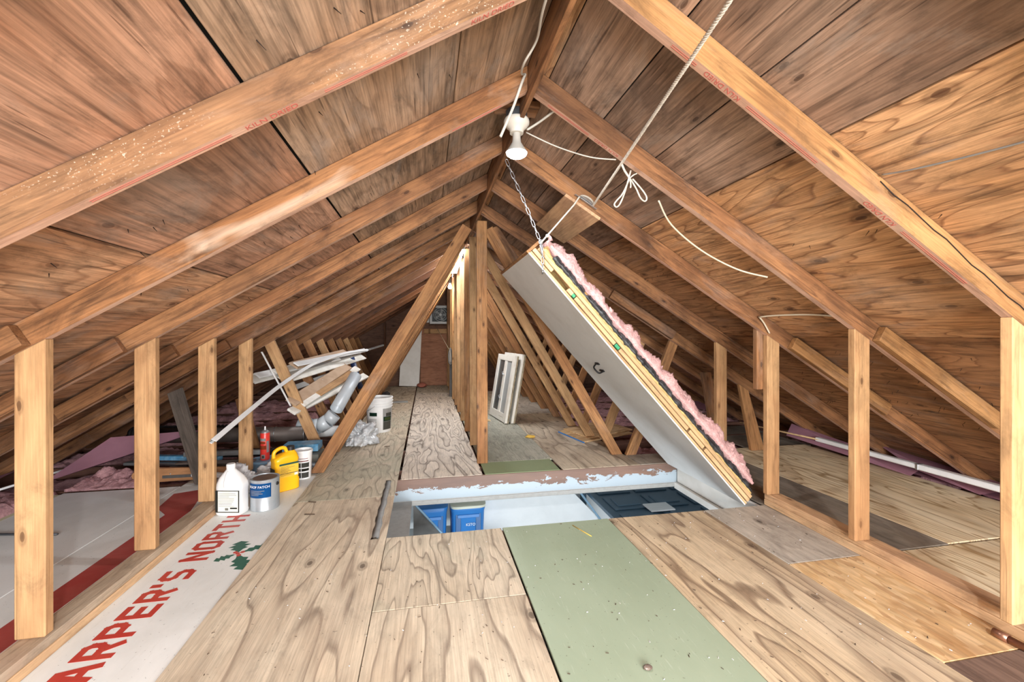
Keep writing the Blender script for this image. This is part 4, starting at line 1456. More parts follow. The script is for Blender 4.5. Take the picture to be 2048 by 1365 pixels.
# ---- white herbicide jug
def jug_white():
    o = thing('plastic_jug', 'white plastic jug with a paper label, in front beside the tin can', 'jug', T(-1.165, 2.93, FZ) @ RZ(math.radians(-12)))
    w = W[o]
    add('jug_body', loft_me([(0, .070, .045, 4, 0, 0), (.006, .079, .053, 4, 0, 0), (.02, .081, .055, 4.5, 0, 0), (.028, .078, .052, 4.5, 0, 0), (.15, .078, .052, 4.5, 0, 0), (.165, .080, .054, 4.5, 0, 0), (.19, .079, .053, 4, 0, 0), (.225, .062, .046, 3.2, -.004, 0), (.255, .036, .033, 2.6, -.008, 0), (.272, .023, .023, 2, -.01, 0), (.276, .021, .021, 2, -.01, 0)]), M['jugw'], o, w)
    add('cap', lathe_me([(0, .274), (.024, .274), (.025, .298), (.022, .303), (0, .303)], 24), M['jugw'], o, w @ T(-.01, 0, 0))
    add('handle_ridge', tube_me(spline([(-.012, -.052, .178), (-.010, -.056, .20), (-.008, -.047, .235), (-.008, -.030, .262)], 5), .006, 8), M['jugw'], o, w)
    lb = add('label', box_me(.144, .0012, .132, 0), M['labk'], o, w @ T(.003, -.0530, .090))
    add('label_paper', box_me(.122, .0012, .122, 0), M['labw'], lb, w @ T(.008, -.0538, .091))
    for i in range(9):
        L = random.uniform(.06, .108)
        add('label_line', box_me(L, .0008, .0016, 0), M['labphoto'], lb, w @ T(-.048 + L / 2, -.0546, .138 - i * .0095))
    add('label_line', box_me(.042, .0008, .009, 0), M['labk'], lb, w @ T(.042, -.0546, .051))
    add('label_line', box_me(.020, .0008, .014, 0), M['labphoto'], lb, w @ T(.0, -.0546, .045))
    lg = add('label', box_me(.0012, .070, .118, 0), M['labgg'], o, w @ T(-.0788, 0, .090))
    return o


jug_white()


def arc_me(R, a0, a1, z0, z1, n=18, th=.0008):
    bm = bmesh.new()
    g = []
    for i in range(n + 1):
        a = a0 + (a1 - a0) * i / n
        g.append([bm.verts.new((R * math.sin(a), -R * math.cos(a), z)) for z in (z0, z1)])
    for a, b in zip(g, g[1:]):
        bm.faces.new((a[0], b[0], b[1], a[1]))
    bmesh.ops.solidify(bm, geom=bm.faces[:], thickness=-th)
    return from_bm(bm, True)


# ---- roof patch can
can = thing('paint_can', 'one-gallon tin can with a blue ROOF PATCH label and tarnished lid', 'can', T(-1.005, 2.995, FZ) @ RZ(math.radians(14)))
w = W[can]
CR = .083
add('can_body', lathe_me([(0, 0), (CR - .002, 0), (CR + .001, .003), (CR + .001, .007), (CR - .001, .010), (CR - .001, .182), (CR + .001, .185), (CR + .001, .190), (CR - .004, .192), (CR - .006, .187), (CR - .014, .186), (CR - .016, .189)], 48, cap=False), M['tin'], can, w)
add('lid', lathe_me([(CR - .015, .188), (CR - .018, .189), (CR - .022, .186), (.03, .185), (0, .1855)], 40), M['lid'], can, w)
lb = add('label', arc_me(CR + .0004, math.radians(-70), math.radians(28), .085, .172), M['blue'], can, w)
t_ = text_me('ROOF PATCH', .021, .0003, 'CENTER', bend=CR + .001)
add('label_lettering', t_, M['jugw'], lb, w @ RZ(math.radians(-22)) @ T(0, 0, .145))
for i, L in enumerate((60, 48, 54, 38)):
    add('label_line', arc_me(CR + .0016, math.radians(-58), math.radians(-58 + L), .127 - i * .0085, .130 - i * .0085), M['jugw'], lb, w)
for a in (math.radians(58), math.radians(238)):
    add('bail_ear', lathe_me([(0, .0), (.011, 0), (.009, .006), (0, .007)], 14), M['blackp'], can, w @ RZ(a) @ T(0, -CR, .155) @ RX(math.pi / 2))
ea = Vector((math.sin(math.radians(58)) * (CR + .005), -math.cos(math.radians(58)) * (CR + .005), .155))
eb = Vector((-ea.x, -ea.y, .155))
mid = Vector((.02, .055, .197))
add('bail_wire', tube_me(spline([ea, ea.lerp(mid, .5) + Vector((.03, .02, .012)), mid, eb.lerp(mid, .5) + Vector((-.02, .03, .012)), eb], 8), .0016, 6), M['steel'], can, w)

# ---- yellow jug
yj = thing('plastic_jug', 'yellow plastic jug with dark printed label and black cap', 'jug', T(-.985, 3.315, FZ) @ RZ(math.radians(38)))
w = W[yj]
add('jug_body', loft_me([(0, .078, .052, 4.5, 0, 0), (.006, .085, .058, 5, 0, 0), (.075, .086, .058, 5, 0, 0), (.085, .080, .053, 5, 0, 0), (.20, .080, .053, 5, 0, 0), (.212, .084, .057, 5, 0, 0), (.232, .080, .054, 4, 0, 0), (.250, .055, .042, 3.2, .02, 0), (.262, .030, .028, 2.4, .038, 0), (.272, .024, .024, 2, .04, 0)]), M['yellow'], yj, w)
add('handle', tube_me(spline([(.016, 0, .256), (.0, 0, .290), (-.03, 0, .294), (-.066, 0, .276), (-.074, 0, .246), (-.066, 0, .222)], 6), .0125, 10), M['yellow'], yj, w)
add('cap', lathe_me([(0, .270), (.026, .270), (.026, .296), (.023, .299), (0, .299)], 20), M['blackp'], yj, w @ T(.04, 0, 0))
lb = add('label', box_me(.128, .0012, .098, 0), M['yelllab'], yj, w @ T(.008, -.0536, .146))
add('label_band', box_me(.128, .001, .013, 0), M['labg'], lb, w @ T(.008, -.0545, .188))
add('label_band', box_me(.128, .001, .004, 0), M['navyt'], lb, w @ T(.008, -.0545, .122))
for i in range(8):
    L = random.uniform(.05, .10)
    add('label_line', box_me(L, .001, .0018, 0), M['navyt'], lb, w @ T(-.048 + L / 2, -.0545, .172 - i * .0085))
add('label_line', box_me(.022, .001, .016, 0), M['labw'], lb, w @ T(.055, -.0548, .110))
add('label', box_me(.0012, .075, .07, 0), M['navyt'], yj, w @ T(-.0806, 0, .125))

# ---- white tub behind it
tub = thing('plastic_tub', 'white plastic tub with grey printed label, open top, behind the yellow jug', 'bucket', T(-.925, 3.555, FZ))
w = W[tub]
add('tub_body', lathe_me([(0, 0), (.052, 0), (.054, .004), (.0625, .196), (.067, .198), (.068, .210), (.064, .215), (.0605, .210), (.0605, .19), (.050, .008), (0, .008)], 36), M['jugw'], tub, w)
for a0, a1, z0, z1, mt in ((-60, -2, .012, .052, 'labphoto'), (2, 55, .012, .052, 'labphoto'), (-60, -2, .062, .082, 'labphoto'), (2, 55, .062, .082, 'navyt'), (-60, -2, .09, .125, 'labphoto'), (2, 55, .09, .125, 'labphoto'), (-50, 50, .135, .142, 'redink'), (-40, 45, .155, .159, 'redink')):
    R = .0545 + .008 * ((z0 + z1) / 2) / .2 + .0012
    me = arc_me(R, math.radians(a0), math.radians(a1), z0, z1)
    for v in me.vertices:
        f = (.0540 + .0085 * v.co.z / .196 + .0010) / R
        v.co.x *= f; v.co.y *= f
    add('label', me, M[mt], tub, w)

# ---- blue-lidded tub with the spray can on it
bt = thing('lidded_tub', 'low tub with a dusty blue lid under the red spray can', 'bucket', T(-1.255, 3.76, FZ))
add('tub_body', lathe_me([(0, 0), (.095, 0), (.105, .085), (0, .085)], 32), M['bluelid'], bt, W[bt])
add('lid', lathe_me([(0, .085), (.112, .085), (.114, .098), (.108, .104), (.10, .101), (0, .101)], 36), M['bluelid'], bt, W[bt])
sp = thing('spray_can', 'red foam spray can standing on the blue lid', 'spray can', T(-1.258, 3.75, FZ + .1015))
w = W[sp]
add('can_body', lathe_me([(0, 0), (.032, 0), (.034, .003), (.034, .205), (.031, .212)], 28, cap=False), M['redcan'], sp, w)
add('can_shoulder', lathe_me([(.031, .212), (.029, .222), (.018, .232), (.013, .234), (.012, .240), (0, .240)], 28), M['alum'], sp, w)
add('valve_tip', lathe_me([(0, .239), (.006, .239), (.005, .262), (0, .264)], 12), M['jugw'], sp, w)
for a0, a1, z0, z1, mt in ((-60, 25, .150, .172, 'jugw'), (-70, 30, .085, .115, 'orangelab'), (-30, 18, .012, .045, 'jugw'), (35, 70, .06, .15, 'jugw'), (-70, 20, .128, .146, 'orangelab'), (-20, 8, .018, .038, 'labphoto')):
    add('label_patch', arc_me(.0344 + (.0006 if mt == 'labphoto' else 0), math.radians(a0), math.radians(a1), z0, z1, 10), M[mt], sp, w)
tag(add('green_bottle_cap', lathe_me([(0, 0), (.028, 0), (.030, .05), (.022, .075), (0, .078)], 18), M['labg'], None, T(-1.10, 3.62, FZ)), 'dark green bottle end between the bags and the yellow jug', 'bottle')

# crumpled bags
tag(add('plastic_bag', crumple_me(.105, .075, .095, 1.7, .5, 5), M['bagw'], None, T(-1.265, 3.27, .07)), 'crumpled printed white bag behind the white jug', 'bag')
tag(add('plastic_bag', crumple_me(.10, .08, .075, 9.2, .55, 5), M['bagw'], None, T(-1.115, 3.47, .055)), 'crumpled white and red bag between the can and the spray can', 'bag')
tag(add('plastic_bag', crumple_me(.13, .16, .11, 4.4, .6, 5), M['bagc'], None, T(-.64, 4.50, .090)), 'crumpled clear plastic bag on the walkway before the white pail', 'bag')

# ---- five-gallon pail
pail = thing('plastic_pail', 'white five-gallon pail with green labels behind the slanting boards', 'bucket', T(-.525, 5.06, .001) @ RZ(math.radians(8)))
w = W[pail]
prof = [(0, 0), (.122, 0), (.125, .004), (.137, .275), (.146, .277), (.146, .287), (.139, .289), (.140, .305), (.150, .307), (.150, .317), (.141, .319), (.142, .335), (.152, .337), (.152, .348), (.143, .350), (.144, .366), (.150, .368), (.150, .380), (.138, .382), (.135, .36), (.12, .01), (0, .01)]
add('pail_body', lathe_me(prof, 44), M['jugw'], pail, w)


def cone_arc(a0, a1, z0, z1, mt, e=.0012):
    me = arc_me(1.0, math.radians(a0), math.radians(a1), z0, z1, th=.0)
    for v in me.vertices:
        r = .125 + .012 * v.co.z / .275 + e
        L = math.hypot(v.co.x, v.co.y)
        v.co.x *= r / L; v.co.y *= r / L
    add('label', me, M[mt], pail, w)


cone_arc(15, 70, .03, .265, 'jugw', .001)
cone_arc(18, 68, .032, .12, 'labphoto', .002)
cone_arc(18, 68, .123, .175, 'labg', .002)
cone_arc(24, 60, .135, .165, 'labgg', .003)
cone_arc(30, 68, .178, .215, 'labphoto', .002)
cone_arc(-50, -12, .185, .225, 'labg', .002)
cone_arc(-50, -14, .05, .052, 'labphoto', .002)
for i in range(6):
    cone_arc(-52, -14, .07 + i * .016, .073 + i * .016, 'labphoto', .002)
cone_arc(-45, -14, .034, .044, 'labg', .002)
add('bail_wire', tube_me(spline([(-.05, -.146, .30), (-.09, -.14, .27), (-.13, -.10, .25), (-.155, .0, .29)], 6), .002, 6), M['steel'], pail, w)

# ---- long pile of white trim on the truss struts
def trim(p0, p1, wd, th, mt, lab, up=(0, 0, 1), name='trim_board'):
    return tag(board(name, p0, p1, wd, th, M[mt], None, up, .002), lab, 'trim board', 'salvaged white trim boards on the struts')


# J-channel with two legs
jt = thing('trim_channel', 'long thin white trim channel reaching down to the third left stud', 'trim board', T(-1.26, 2.93, .44), 'salvaged white trim boards on the struts')
cpath = spline([(-1.262, 2.915, .442), (-1.245, 3.45, .545), (-1.222, 4.0, .648), (-1.133, 4.5, .764), (-1.06, 4.75, .81), (-.90, 5.15, .872), (-.70, 5.5, .895)], 6)


def sweep(path, prof, name, mat, parent):
    bm = bmesh.new()
    rings = []
    for i, p in enumerate(path):
        d = (path[min(i + 1, len(path) - 1)] - path[max(i - 1, 0)]).normalized()
        u = d.cross(Vector((.5, -.2, .84))).normalized()
        v = u.cross(d)
        rings.append([bm.verts.new(p + u * a + v * b) for a, b in prof])
    n = len(prof)
    for a, b in zip(rings, rings[1:]):
        for k in range(n):
            bm.faces.new((a[k], a[(k + 1) % n], b[(k + 1) % n], b[k]))
    bm.faces.new(rings[0]); bm.faces.new(rings[-1][::-1])
    bmesh.ops.recalc_face_normals(bm, faces=bm.faces[:])
    return add(name, from_bm(bm), mat, parent)


sweep(cpath, [(-.016, 0), (.016, 0), (.016, .003), (-.016, .003)], 'channel_face', M['pvc'], jt)
sweep(cpath, [(-.016, 0), (-.013, 0), (-.013, -.022), (-.016, -.022)], 'channel_leg', M['alum'], jt)
sweep(cpath, [(-.016, -.022), (.0, -.022), (.0, -.025), (-.016, -.025)], 'channel_lip', M['pvc'], jt)
TU = (.45, -.35, .82)
trim((-1.50, 4.12, .690), (-.93, 5.6, .830), .115, .018, 'trimw', 'broad white board at the top of the trim pile, nearest end free', TU)
trim((-1.455, 4.14, .722), (-.98, 5.2, .815), .07, .014, 'pvc', 'narrow white strip lying on the broad white trim board', TU)
trim((-1.36, 4.28, .742), (-.86, 5.9, .855), .06, .012, 'trimw', 'slim white strip with a ragged end on the trim pile', TU)
trim((-1.24, 4.42, .785), (-.95, 5.5, .868), .10, .02, 'trimb', 'bare brown sided board at the back of the trim pile', TU)
trim((-1.20, 4.36, .803), (-.78, 5.9, .880), .06, .012, 'pvc', 'uppermost white strip of the trim pile', TU)
trim((-1.16, 4.6, .75), (-.62, 6.5, .925), .03, .02, 'alum', 'thin grey angle sticking out past the trim pile')
trim((-1.30, 4.3, .665), (-.80, 5.8, .80), .10, .015, 'trimw', 'weathered board underneath the top trim pile', TU)
trim((-1.185, 4.16, .475), (-.90, 5.3, .715), .105, .020, 'trimb', 'grey brown casing board in the middle of the trim pile', TU)
trim((-1.115, 4.22, .45), (-.82, 5.5, .675), .08, .016, 'trimw', 'white casing board with pale splintered edge', TU)
trim((-1.180, 4.15, .395), (-.74, 5.6, .575), .085, .022, 'trimw', 'lowest long white casing board, pointed near end', TU)
trim((-1.05, 4.5, .51), (-.85, 5.3, .64), .10, .014, 'stud', 'pale wooden scrap between the white casing boards', TU)
trim((-1.33, 4.6, .54), (-1.06, 5.2, .63), .06, .012, 'pvc', 'short white strip low in the trim pile', TU)
trim((-1.42, 4.15, .93), (-1.18, 4.135, .45), .028, .006, 'pvc', 'narrow white strip leaning along the front strut')
trim((-1.06, 4.75, .62), (-1.02, 4.8, .42), .03, .006, 'pvc', 'short upright white strip in the trim pile')
nb = thing('blue_tube', 'dark blue plastic tube standing behind the trim pile', 'tube', T(-.86, 5.55, .3))
add('tube_wall', tube_me([(-.80, 5.6, .42), (-.90, 5.55, .80)], .035, 12), M['navypipe'], nb)

# ---- ducts and pipes
def opentube(pts, r, mat, parent=None, th=.002, n=24, name='duct_wall'):
    bm = bmesh.new()
    bm_tube(bm, pts, r, n, cap=False)
    bmesh.ops.recalc_face_normals(bm, faces=bm.faces[:])
    bmesh.ops.solidify(bm, geom=bm.faces[:], thickness=th)
    return from_bm(bm, True)


sp_ = thing('stove_pipe', 'grey brown metal stove pipe lying across the joists, open end to the right', 'pipe', T(-1.5, 4.36, .165))
add('pipe_wall', opentube([(-2.35, 4.42, .175), (-1.115, 4.34, .155)], .066, M['pipeg']), M['pipeg'], sp_)
add('pipe_seam', tube_me([(-1.37 + .068 * 0, 4.357 + .068 * math.cos(t * math.pi / 8), .16 + .068 * math.sin(t * math.pi / 8)) for t in range(17)], .003, 5), M['steel'], sp_)
add('pipe_rim', tube_me([(-1.113, 4.34 + .067 * math.cos(t * math.pi / 8), .155 + .067 * math.sin(t * math.pi / 8)) for t in range(17)], .0035, 5), M['steel'], sp_)
el = thing('duct_elbow', 'pale galvanised duct elbow resting beyond the stove pipe', 'duct', T(-1.0, 4.46, .22))
for a, b in ((0, 1), (1, 2), (2, 3), (3, 4)):
    P = [(-1.20, 4.50, .215), (-1.10, 4.485, .19), (-1.01, 4.46, .20), (-.93, 4.45, .25), (-.88, 4.46, .31)]
    add('elbow_gore', opentube([Vector(P[a]).lerp(Vector(P[b]), -.08), P[b]], .074 - .002 * a, M['steel_d']), M['steel_d'], el)
dc = thing('straight_duct', 'pale galvanised duct slanting up behind the large truss board', 'duct', T(-.9, 4.5, .3))
add('duct_wall', opentube([(-.875, 4.52, .345), (-.745, 4.86, .64)], .062, M['steel_d']), M['steel_d'], dc)
add('duct_bead', tube_me([Vector((-.85, 4.66, .44)) + Vector((math.cos(t * math.pi / 8) * .057, math.sin(t * math.pi / 8) * -.05, math.sin(t * math.pi / 8) * .04)) for t in range(17)], .003, 5), M['steel'], dc)
pv = thing('pvc_pipe', 'white plastic pipe lying behind the stove pipe end', 'pipe', T(-1.0, 4.62, .09))
add('pipe_wall', opentube([(-1.24, 4.60, .105), (-.86, 4.66, .105)], .052, M['pvc']), M['pvc'], pv)
hs = thing('corrugated_hose', 'black corrugated drain hose lying by the left eave', 'hose', T(-2.2, 4.75, .14))
pts, rr = [], []
for i in range(121):
    t = i / 120
    pts.append((-2.75 + .95 * t, 4.75 - .12 * math.sin(t * 2.5), .14 + .02 * math.sin(t * 3)))
    rr.append(.062 if (i // 2) % 2 else .053)
add('hose_wall', tube_me(pts, rr, 20), M['blackp'], hs)
bp = thing('black_pipe_stub', 'short dark metal pipe stub poking out before the slanting board', 'pipe', T(-.92, 3.74, .07))
add('pipe_wall', opentube([(-1.16, 3.72, .075), (-.862, 3.60, .072)], .020, M['boxmetal']), M['boxmetal'], bp)
tag(board('blue_package', (-1.18, 3.98, .125), (-.90, 3.98, .128), .16, .06, M['bluepack']), 'blue printed package lying under the stove pipe end', 'package')
tag(board('grey_package', (-1.20, 3.93, .058), (-.88, 3.93, .058), .2, .06, M['labphoto']), 'flat grey package beneath the blue printed package', 'package')
tag(add('white_tub_lid', lathe_me([(0, 0), (.14, 0), (.145, .03), (0, .03)], 28), M['jugw'], None, T(-1.02, 3.87, FZ)), 'white round lid on the floor behind the open tub', 'lid')

# stacked levels and long tools by the wall
def lvl(p0, p1, wd, th, mt, lab, nm='spirit_level'):
    return tag(board(nm, p0, p1, wd, th, M[mt], None, (0, 0, 1), .003), lab, 'tool', 'long tools stacked by the left eave')


l1 = lvl((-2.30, 4.02, .090), (-1.62, 3.86, .090), .05, .034, 'bluepack', 'dusty blue plastic level, topmost of the tool stack')
lvl((-2.36, 4.0, .050), (-1.50, 3.82, .050), .06, .022, 'alum', 'aluminium level under the dusty blue level')
l2 = lvl((-1.86, 3.82, .145), (-1.25, 3.80, .140), .035, .036, 'alum', 'aluminium level with dark lettering right of the third stud')
lvl((-2.0, 3.86, .026), (-1.22, 3.80, .026), .08, .022, 'greyd', 'dark flat bar at the bottom of the tool stack')
lvl((-1.9, 4.10, .075), (-1.3, 4.06, .070), .09, .05, 'blackp', 'black plastic case behind the third left stud', 'tool_case')
lvl((-1.85, 3.70, .112), (-1.30, 3.66, .108), .06, .012, 'pipeg', 'brown flat bar lying in the tool stack', 'flat_bar')
lvl((-1.68, 3.56, .062), (-1.27, 3.46, .052), .035, .03, 'pvc', 'white plastic strip lying behind the white jug', 'plastic_strip')
# rounded orange board with a metal bar
pts = []
for i in range(9):
    a = math.pi / 2 + math.pi * i / 8
    pts.append((-2.02 + .095 * math.cos(a), .048 + .052 * math.sin(a)))
pts += [(-1.40, -.003), (-1.40, .075)]
me, m = prism_xz(pts, 3.63, .035, (1, 0), .006)
ob = tag(add('rounded_board', me, M['orangew'], None, m), 'orange varnished board with a rounded end behind the second stud', 'board')
add('metal_bar', box_me(.30, .004, .022, .001), M['greyd'], ob, T(-1.76, 3.627, .032))
for dx in (-2.02, -1.86):
    add('screw_head', lathe_me([(0, 0), (.005, 0), (0, .003)], 8), M['steel'], ob, T(dx, 3.629, .052) @ RX(math.pi / 2))

# ---- pink batts between the joists, low side spaces
def batt(x0, x1, k, zt, lab, seed, mt='pinkd'):
    y0, y1 = YK(k) + .045, YK(k + 1) - .006
    me = lump_me(60, 22, x1 - x0, y1 - y0, zt, seed, .05, 5, edge=.05, base=-.155)
    tag(add('insulation_batt', me, M[mt], None, T((x0 + x1) / 2, (y0 + y1) / 2, 0)), lab, 'insulation', 'pink batts between the joists')


for k in range(5, 12):
    batt(-3.15, -1.50 if k > 5 else -1.25, k, -.02 if k > 5 else -.075, '%s pink insulation batt from the front in the left eave space' % ORD[k - 5], k * 1.37)
    batt(1.80 if k > 5 else 2.0, 3.98, k, -.02 if k > 6 else -.08, '%s pink insulation batt from the front in the right eave space' % ORD[k - 5], k * 2.11)
batt(-3.15, -2.46, 4, .02, 'pink insulation batt showing past the end of the white sheet', 20.3)
batt(-3.15, -2.46, 3, -.07, 'pink insulation batt under the left eave beside the cream sheet', 24.3)
batt(3.66, 3.98, 1, -.02, 'pink insulation scrap at the right eave by the stained stud', 27.3)
batt(3.66, 3.98, 2, -.02, 'pink insulation scrap at the right eave below the white downspout', 28.3)
batt(3.66, 3.98, 3, -.02, 'pink insulation scrap at the right eave behind the bright plywood', 29.3)
# pile on top of the left joists
me = lump_me(60, 24, .5, .3, .05, 31.7, .06, 5, edge=.12, base=-.012)
tag(add('insulation_scrap', me, M['pinkd'], None, T(-2.22, 3.70, 0)), 'loose pink fibreglass heaped at the end of the white sheet', 'insulation')
# foam flaps at the eaves


def flap(quad, lab, th=.006):
    bm = bmesh.new()
    f = bm.faces.new([bm.verts.new(p) for p in quad])
    bmesh.ops.solidify(bm, geom=[f], thickness=th)
    bmesh.ops.recalc_face_normals(bm, faces=bm.faces[:])
    tag(add('foam_panel', from_bm(bm), M['foam'], None), lab, 'foam board', 'pink foam panels at the eaves')


flap([(-2.62, 3.58, .05), (-2.22, 3.60, .345), (-1.80, 3.98, .30), (-2.30, 4.05, .12)], 'pink foam panel rising to the left roof slope')
flap([(-3.05, 3.0, .02), (-2.72, 2.98, .17), (-2.70, 3.5, .17), (-3.0, 3.52, .02)], 'low pink foam strip at the left eave behind the near stud')
flap([(3.56, 2.20, .03), (3.93, 2.22, .04), (3.76, 3.02, .150), (3.62, 2.62, .06)], 'upper pink foam panel standing at the right eave')
flap([(3.56, 2.62, .02), (3.70, 2.64, .06), (3.58, 3.72, .19), (3.46, 3.66, .09)], 'far pink foam panel at the right eave behind the studs')
flap([(3.62, 1.95, .012), (3.90, 1.95, .012), (3.86, 3.05, .022), (3.655, 3.05, .022)], 'flat pink foam strip under the white downspout')
flap([(2.70, 4.4, .28), (3.3, 4.42, .20), (3.35, 4.9, .24), (2.75, 4.9, .32)], 'pink foam panel behind the struts right of the hatch')
flap([(2.3, 4.62, .32), (2.75, 4.64, .26), (2.75, 5.1, .28), (2.3, 5.1, .36)], 'pink foam panel left of the leaning struts beyond the hatch')
# white downspout on the right, thin rods
ds = thing('downspout', 'long white metal downspout lying along the right eave', 'downspout', T(3.51, 2.7, .12))
add('spout_length', box_me(1.05, .055, .04, .006), M['pvc'], ds, beam_m((3.56, 1.50, .105), (3.535, 2.55, .115))[0])
add('spout_length', box_me(.85, .050, .036, .006), M['pvc'], ds, beam_m((3.535, 2.53, .115), (3.515, 3.36, .122))[0])
add('spout_collar', box_me(.02, .06, .044, .003), M['steel'], ds, beam_m((3.5355, 2.53, .115), (3.535, 2.55, .115))[0])
tag(add('thin_rod', tube_me([(3.50, 3.3, .125), (3.42, 4.25, .10)], .008, 6), M['edgewood']), 'thin yellowish rod beyond the end of the downspout', 'rod')
tag(add('thin_rod', tube_me([(-2.75, 3.05, .085), (-2.55, 4.10, .088)], .008, 6), M['pvc']), 'thin white rod lying at the left eave', 'rod')
tag(add('grey_rod', tube_me([(-2.55, 2.90, -.003), (-1.97, 2.79, -.003)], .006, 6), M['boxmetal']), 'thin grey bar lying behind the near left stud', 'rod')

# ================================================================== RIGHT SIDE OBJECTS
# ---- window sashes leaning on the truss boards
def RZm(base, a):
    return T(*base) @ RZ(a)


def sash(base, lean, wd, ht, lab, glassm):
    # local x = width (towards +Y), local y = thickness (towards the right), local z = up the sash
    wm = RZm(base, math.radians(8)) @ frame((0, 0, 0), (0, 1, 0), (-math.cos(lean), 0, math.sin(lean)), (math.sin(lean), 0, math.cos(lean)))
    t = thing('window_sash', lab, 'window', wm, 'salvaged window sashes')
    th = .052

    def b(nm, x0, x1, z0, z1, y0, y1, mt, par=None):
        return add(nm, box_me(x1 - x0, abs(y1 - y0), z1 - z0, .003), M[mt], par or t, wm @ T((x0 + x1) / 2, (y0 + y1) / 2, (z0 + z1) / 2))
    # y: 0 is the face towards the walkway (left), -th the back
    for nm, a in (('stile', (0, .085, 0, ht)), ('stile', (wd - .085, wd, 0, ht)), ('bottom_rail', (.085, wd - .085, 0, .10)), ('top_rail', (.085, wd - .085, ht - .075, ht))):
        b(nm, *a, 0, -.03, 'cream')
        b('frame_back', *a, -.03, -th, 'sashedge')
    b('meeting_stile', wd * .42, wd * .42 + .085, .10, ht - .075, -.004, -.03, 'cream')
    b('pane', .085, wd * .42, .10, ht - .075, -.014, -.018, glassm[0])
    b('pane', wd * .42 + .085, wd - .085, .10, ht - .075, -.014, -.018, glassm[1])
    b('lower_slot', .11, wd * .40, .048, .056, .001, -.004, 'sashedge')
    for z in (.26, .56):
        lt = b('latch', wd * .42 + .01, wd * .42 + .075, z, z + .012, .012, 0, 'steel')
        add('latch_lever', tube_me(spline([(wd * .42 + .02, .012, z), (wd * .42 + .05, .02, z + .03), (wd * .42 + .03, .012, z + .045)], 4), .004, 6), M['steel'], lt, wm)
    for x in (.02, wd - .03):
        b('foot_pin', x, x + .008, -.012, 0, -.002, -.01, 'cream')
    return t


sash((.915, 5.12, .013), math.radians(9.5), .68, .82, 'cream window sash with latches leaning on the truss boards, nearest the walkway', ('screen2', 'screen'))
sash((.992, 5.11, .013), math.radians(10.0), .68, .84, 'cream window sash behind the first, leaning on the truss boards', ('screen', 'screen'))
# OSB scraps
tag(add('osb_scrap', poly_me([(1.44, 4.60), (1.54, 4.10), (2.19, 4.36), (2.17, 4.85), (1.95, 4.98)], .012, .002), M['osb'], None, T(0, 0, .002)), 'strand board offcut lying at the feet of the right truss boards', 'board')
tag(add('osb_scrap', poly_me([(1.50, 4.66), (1.62, 4.20), (2.24, 4.47), (2.15, 4.92)], .012, .002), M['osb'], None, T(0, 0, .0155)), 'second strand board offcut lying on top of the first', 'board')
tag(board('blue_edge_strip', (1.425, 4.60, .006), (1.532, 4.085, .006), .012, .010, M['blue']), 'thin blue strip along the strand board offcut', 'strip')
tag(add('wood_chip', crumple_me(.05, .035, .014, 2, .4, 2), M['straw'], None, T(1.06, 4.42, .013)), 'small yellow foam scrap on the floor before the sashes', 'scrap')
tag(add('wood_chip', crumple_me(.06, .03, .016, 6, .4, 2), M['splinter'], None, T(.72, 5.35, .014)), 'pale wood chip on the floor beside the window sashes', 'scrap')

# copper pipe at the bottom right
cp = thing('copper_pipe', 'short copper pipe lying on the right sole plate in the corner', 'pipe', T(2.05, 1.15, .03))
add('pipe_wall', opentube([(2.000, 1.195, .0145), (2.012, .80, .0145)], .0135, M['copper']), M['copper'], cp)
add('pipe_coupling', opentube([(2.000, 1.197, .0145), (2.0012, 1.155, .0145)], .0155, M['copper']), M['copper'], cp)
tag(board('wood_wedge', (2.165, 1.80, .078), (2.16, 1.80, .15), .02, .008, M['raf_d'], None, (0, 1, 0)), 'dark splinter standing behind the middle right stud', 'splinter')

# straw and debris
tag(add('broom_straw', tube_me([(.807, 2.338, .0045), (.863, 2.192, .0045)], .0022, 5), M['straw']), 'yellow straw lying on the green sheet by the hatch', 'straw')
tag(add('beetle_shell', crumple_me(.016, .011, .007, 3, .2, 2), M['lid'], None, T(.70, 1.29, .0085)), 'small brown husk on the green sheet', 'husk')
bm = bmesh.new()
for i in range(260):
    x = random.uniform(-.8, 2.05); y = random.uniform(1.15, 2.38)
    if i > 170:
        x = random.uniform(-1.2, .4); y = random.uniform(3.4, 5.5)
    a = random.uniform(0, 6.28); L = random.uniform(.002, .012)
    bm_tube(bm, [(x, y, .003), (x + L * math.cos(a), y + L * math.sin(a), .0035)], random.uniform(.0008, .0018), 4)
o = add('floor_debris', from_bm(bm), M['dirt'])
o['kind'] = 'stuff'
tag(o, 'fine dark wood debris scattered over the floor sheets', 'debris')
bm = bmesh.new()
for i in range(120):
    x = random.uniform(-.8, 2.05); y = random.uniform(1.15, 2.38)
    a = random.uniform(0, 6.28); L = random.uniform(.002, .008)
    bm_tube(bm, [(x, y, .0032), (x + L * math.cos(a), y + L * math.sin(a), .0036)], random.uniform(.001, .002), 4)
o = add('pale_chips', from_bm(bm), M['bagw'])
o['kind'] = 'stuff'
tag(o, 'tiny pale paint chips scattered over the floor sheets', 'debris')
for i, (x, y, a, L, lab) in enumerate(((-.70, 2.98, 2.9, .05, 'dark twig on the plywood beside the tin can'), (-.66, 2.78, 3.0, .06, 'second dark twig on the plywood near the lettering'), (-.40, 4.32, .3, .05, 'dark twig on the walkway before the white pail'))):
    tag(add('twig', tube_me([(x, y, .004), (x + L * math.cos(a), y + L * math.sin(a), .005)], .003, 5), M['dirt']), lab, 'twig')

# ================================================================== GARAGE BELOW THE HATCH
shelf = tag(board('garage_shelf', (-.5, 4.2, -.93), (.75, 4.2, -.93), .75, .03, M['white']), 'white shelf under the blue totes in the garage below', 'shelf')


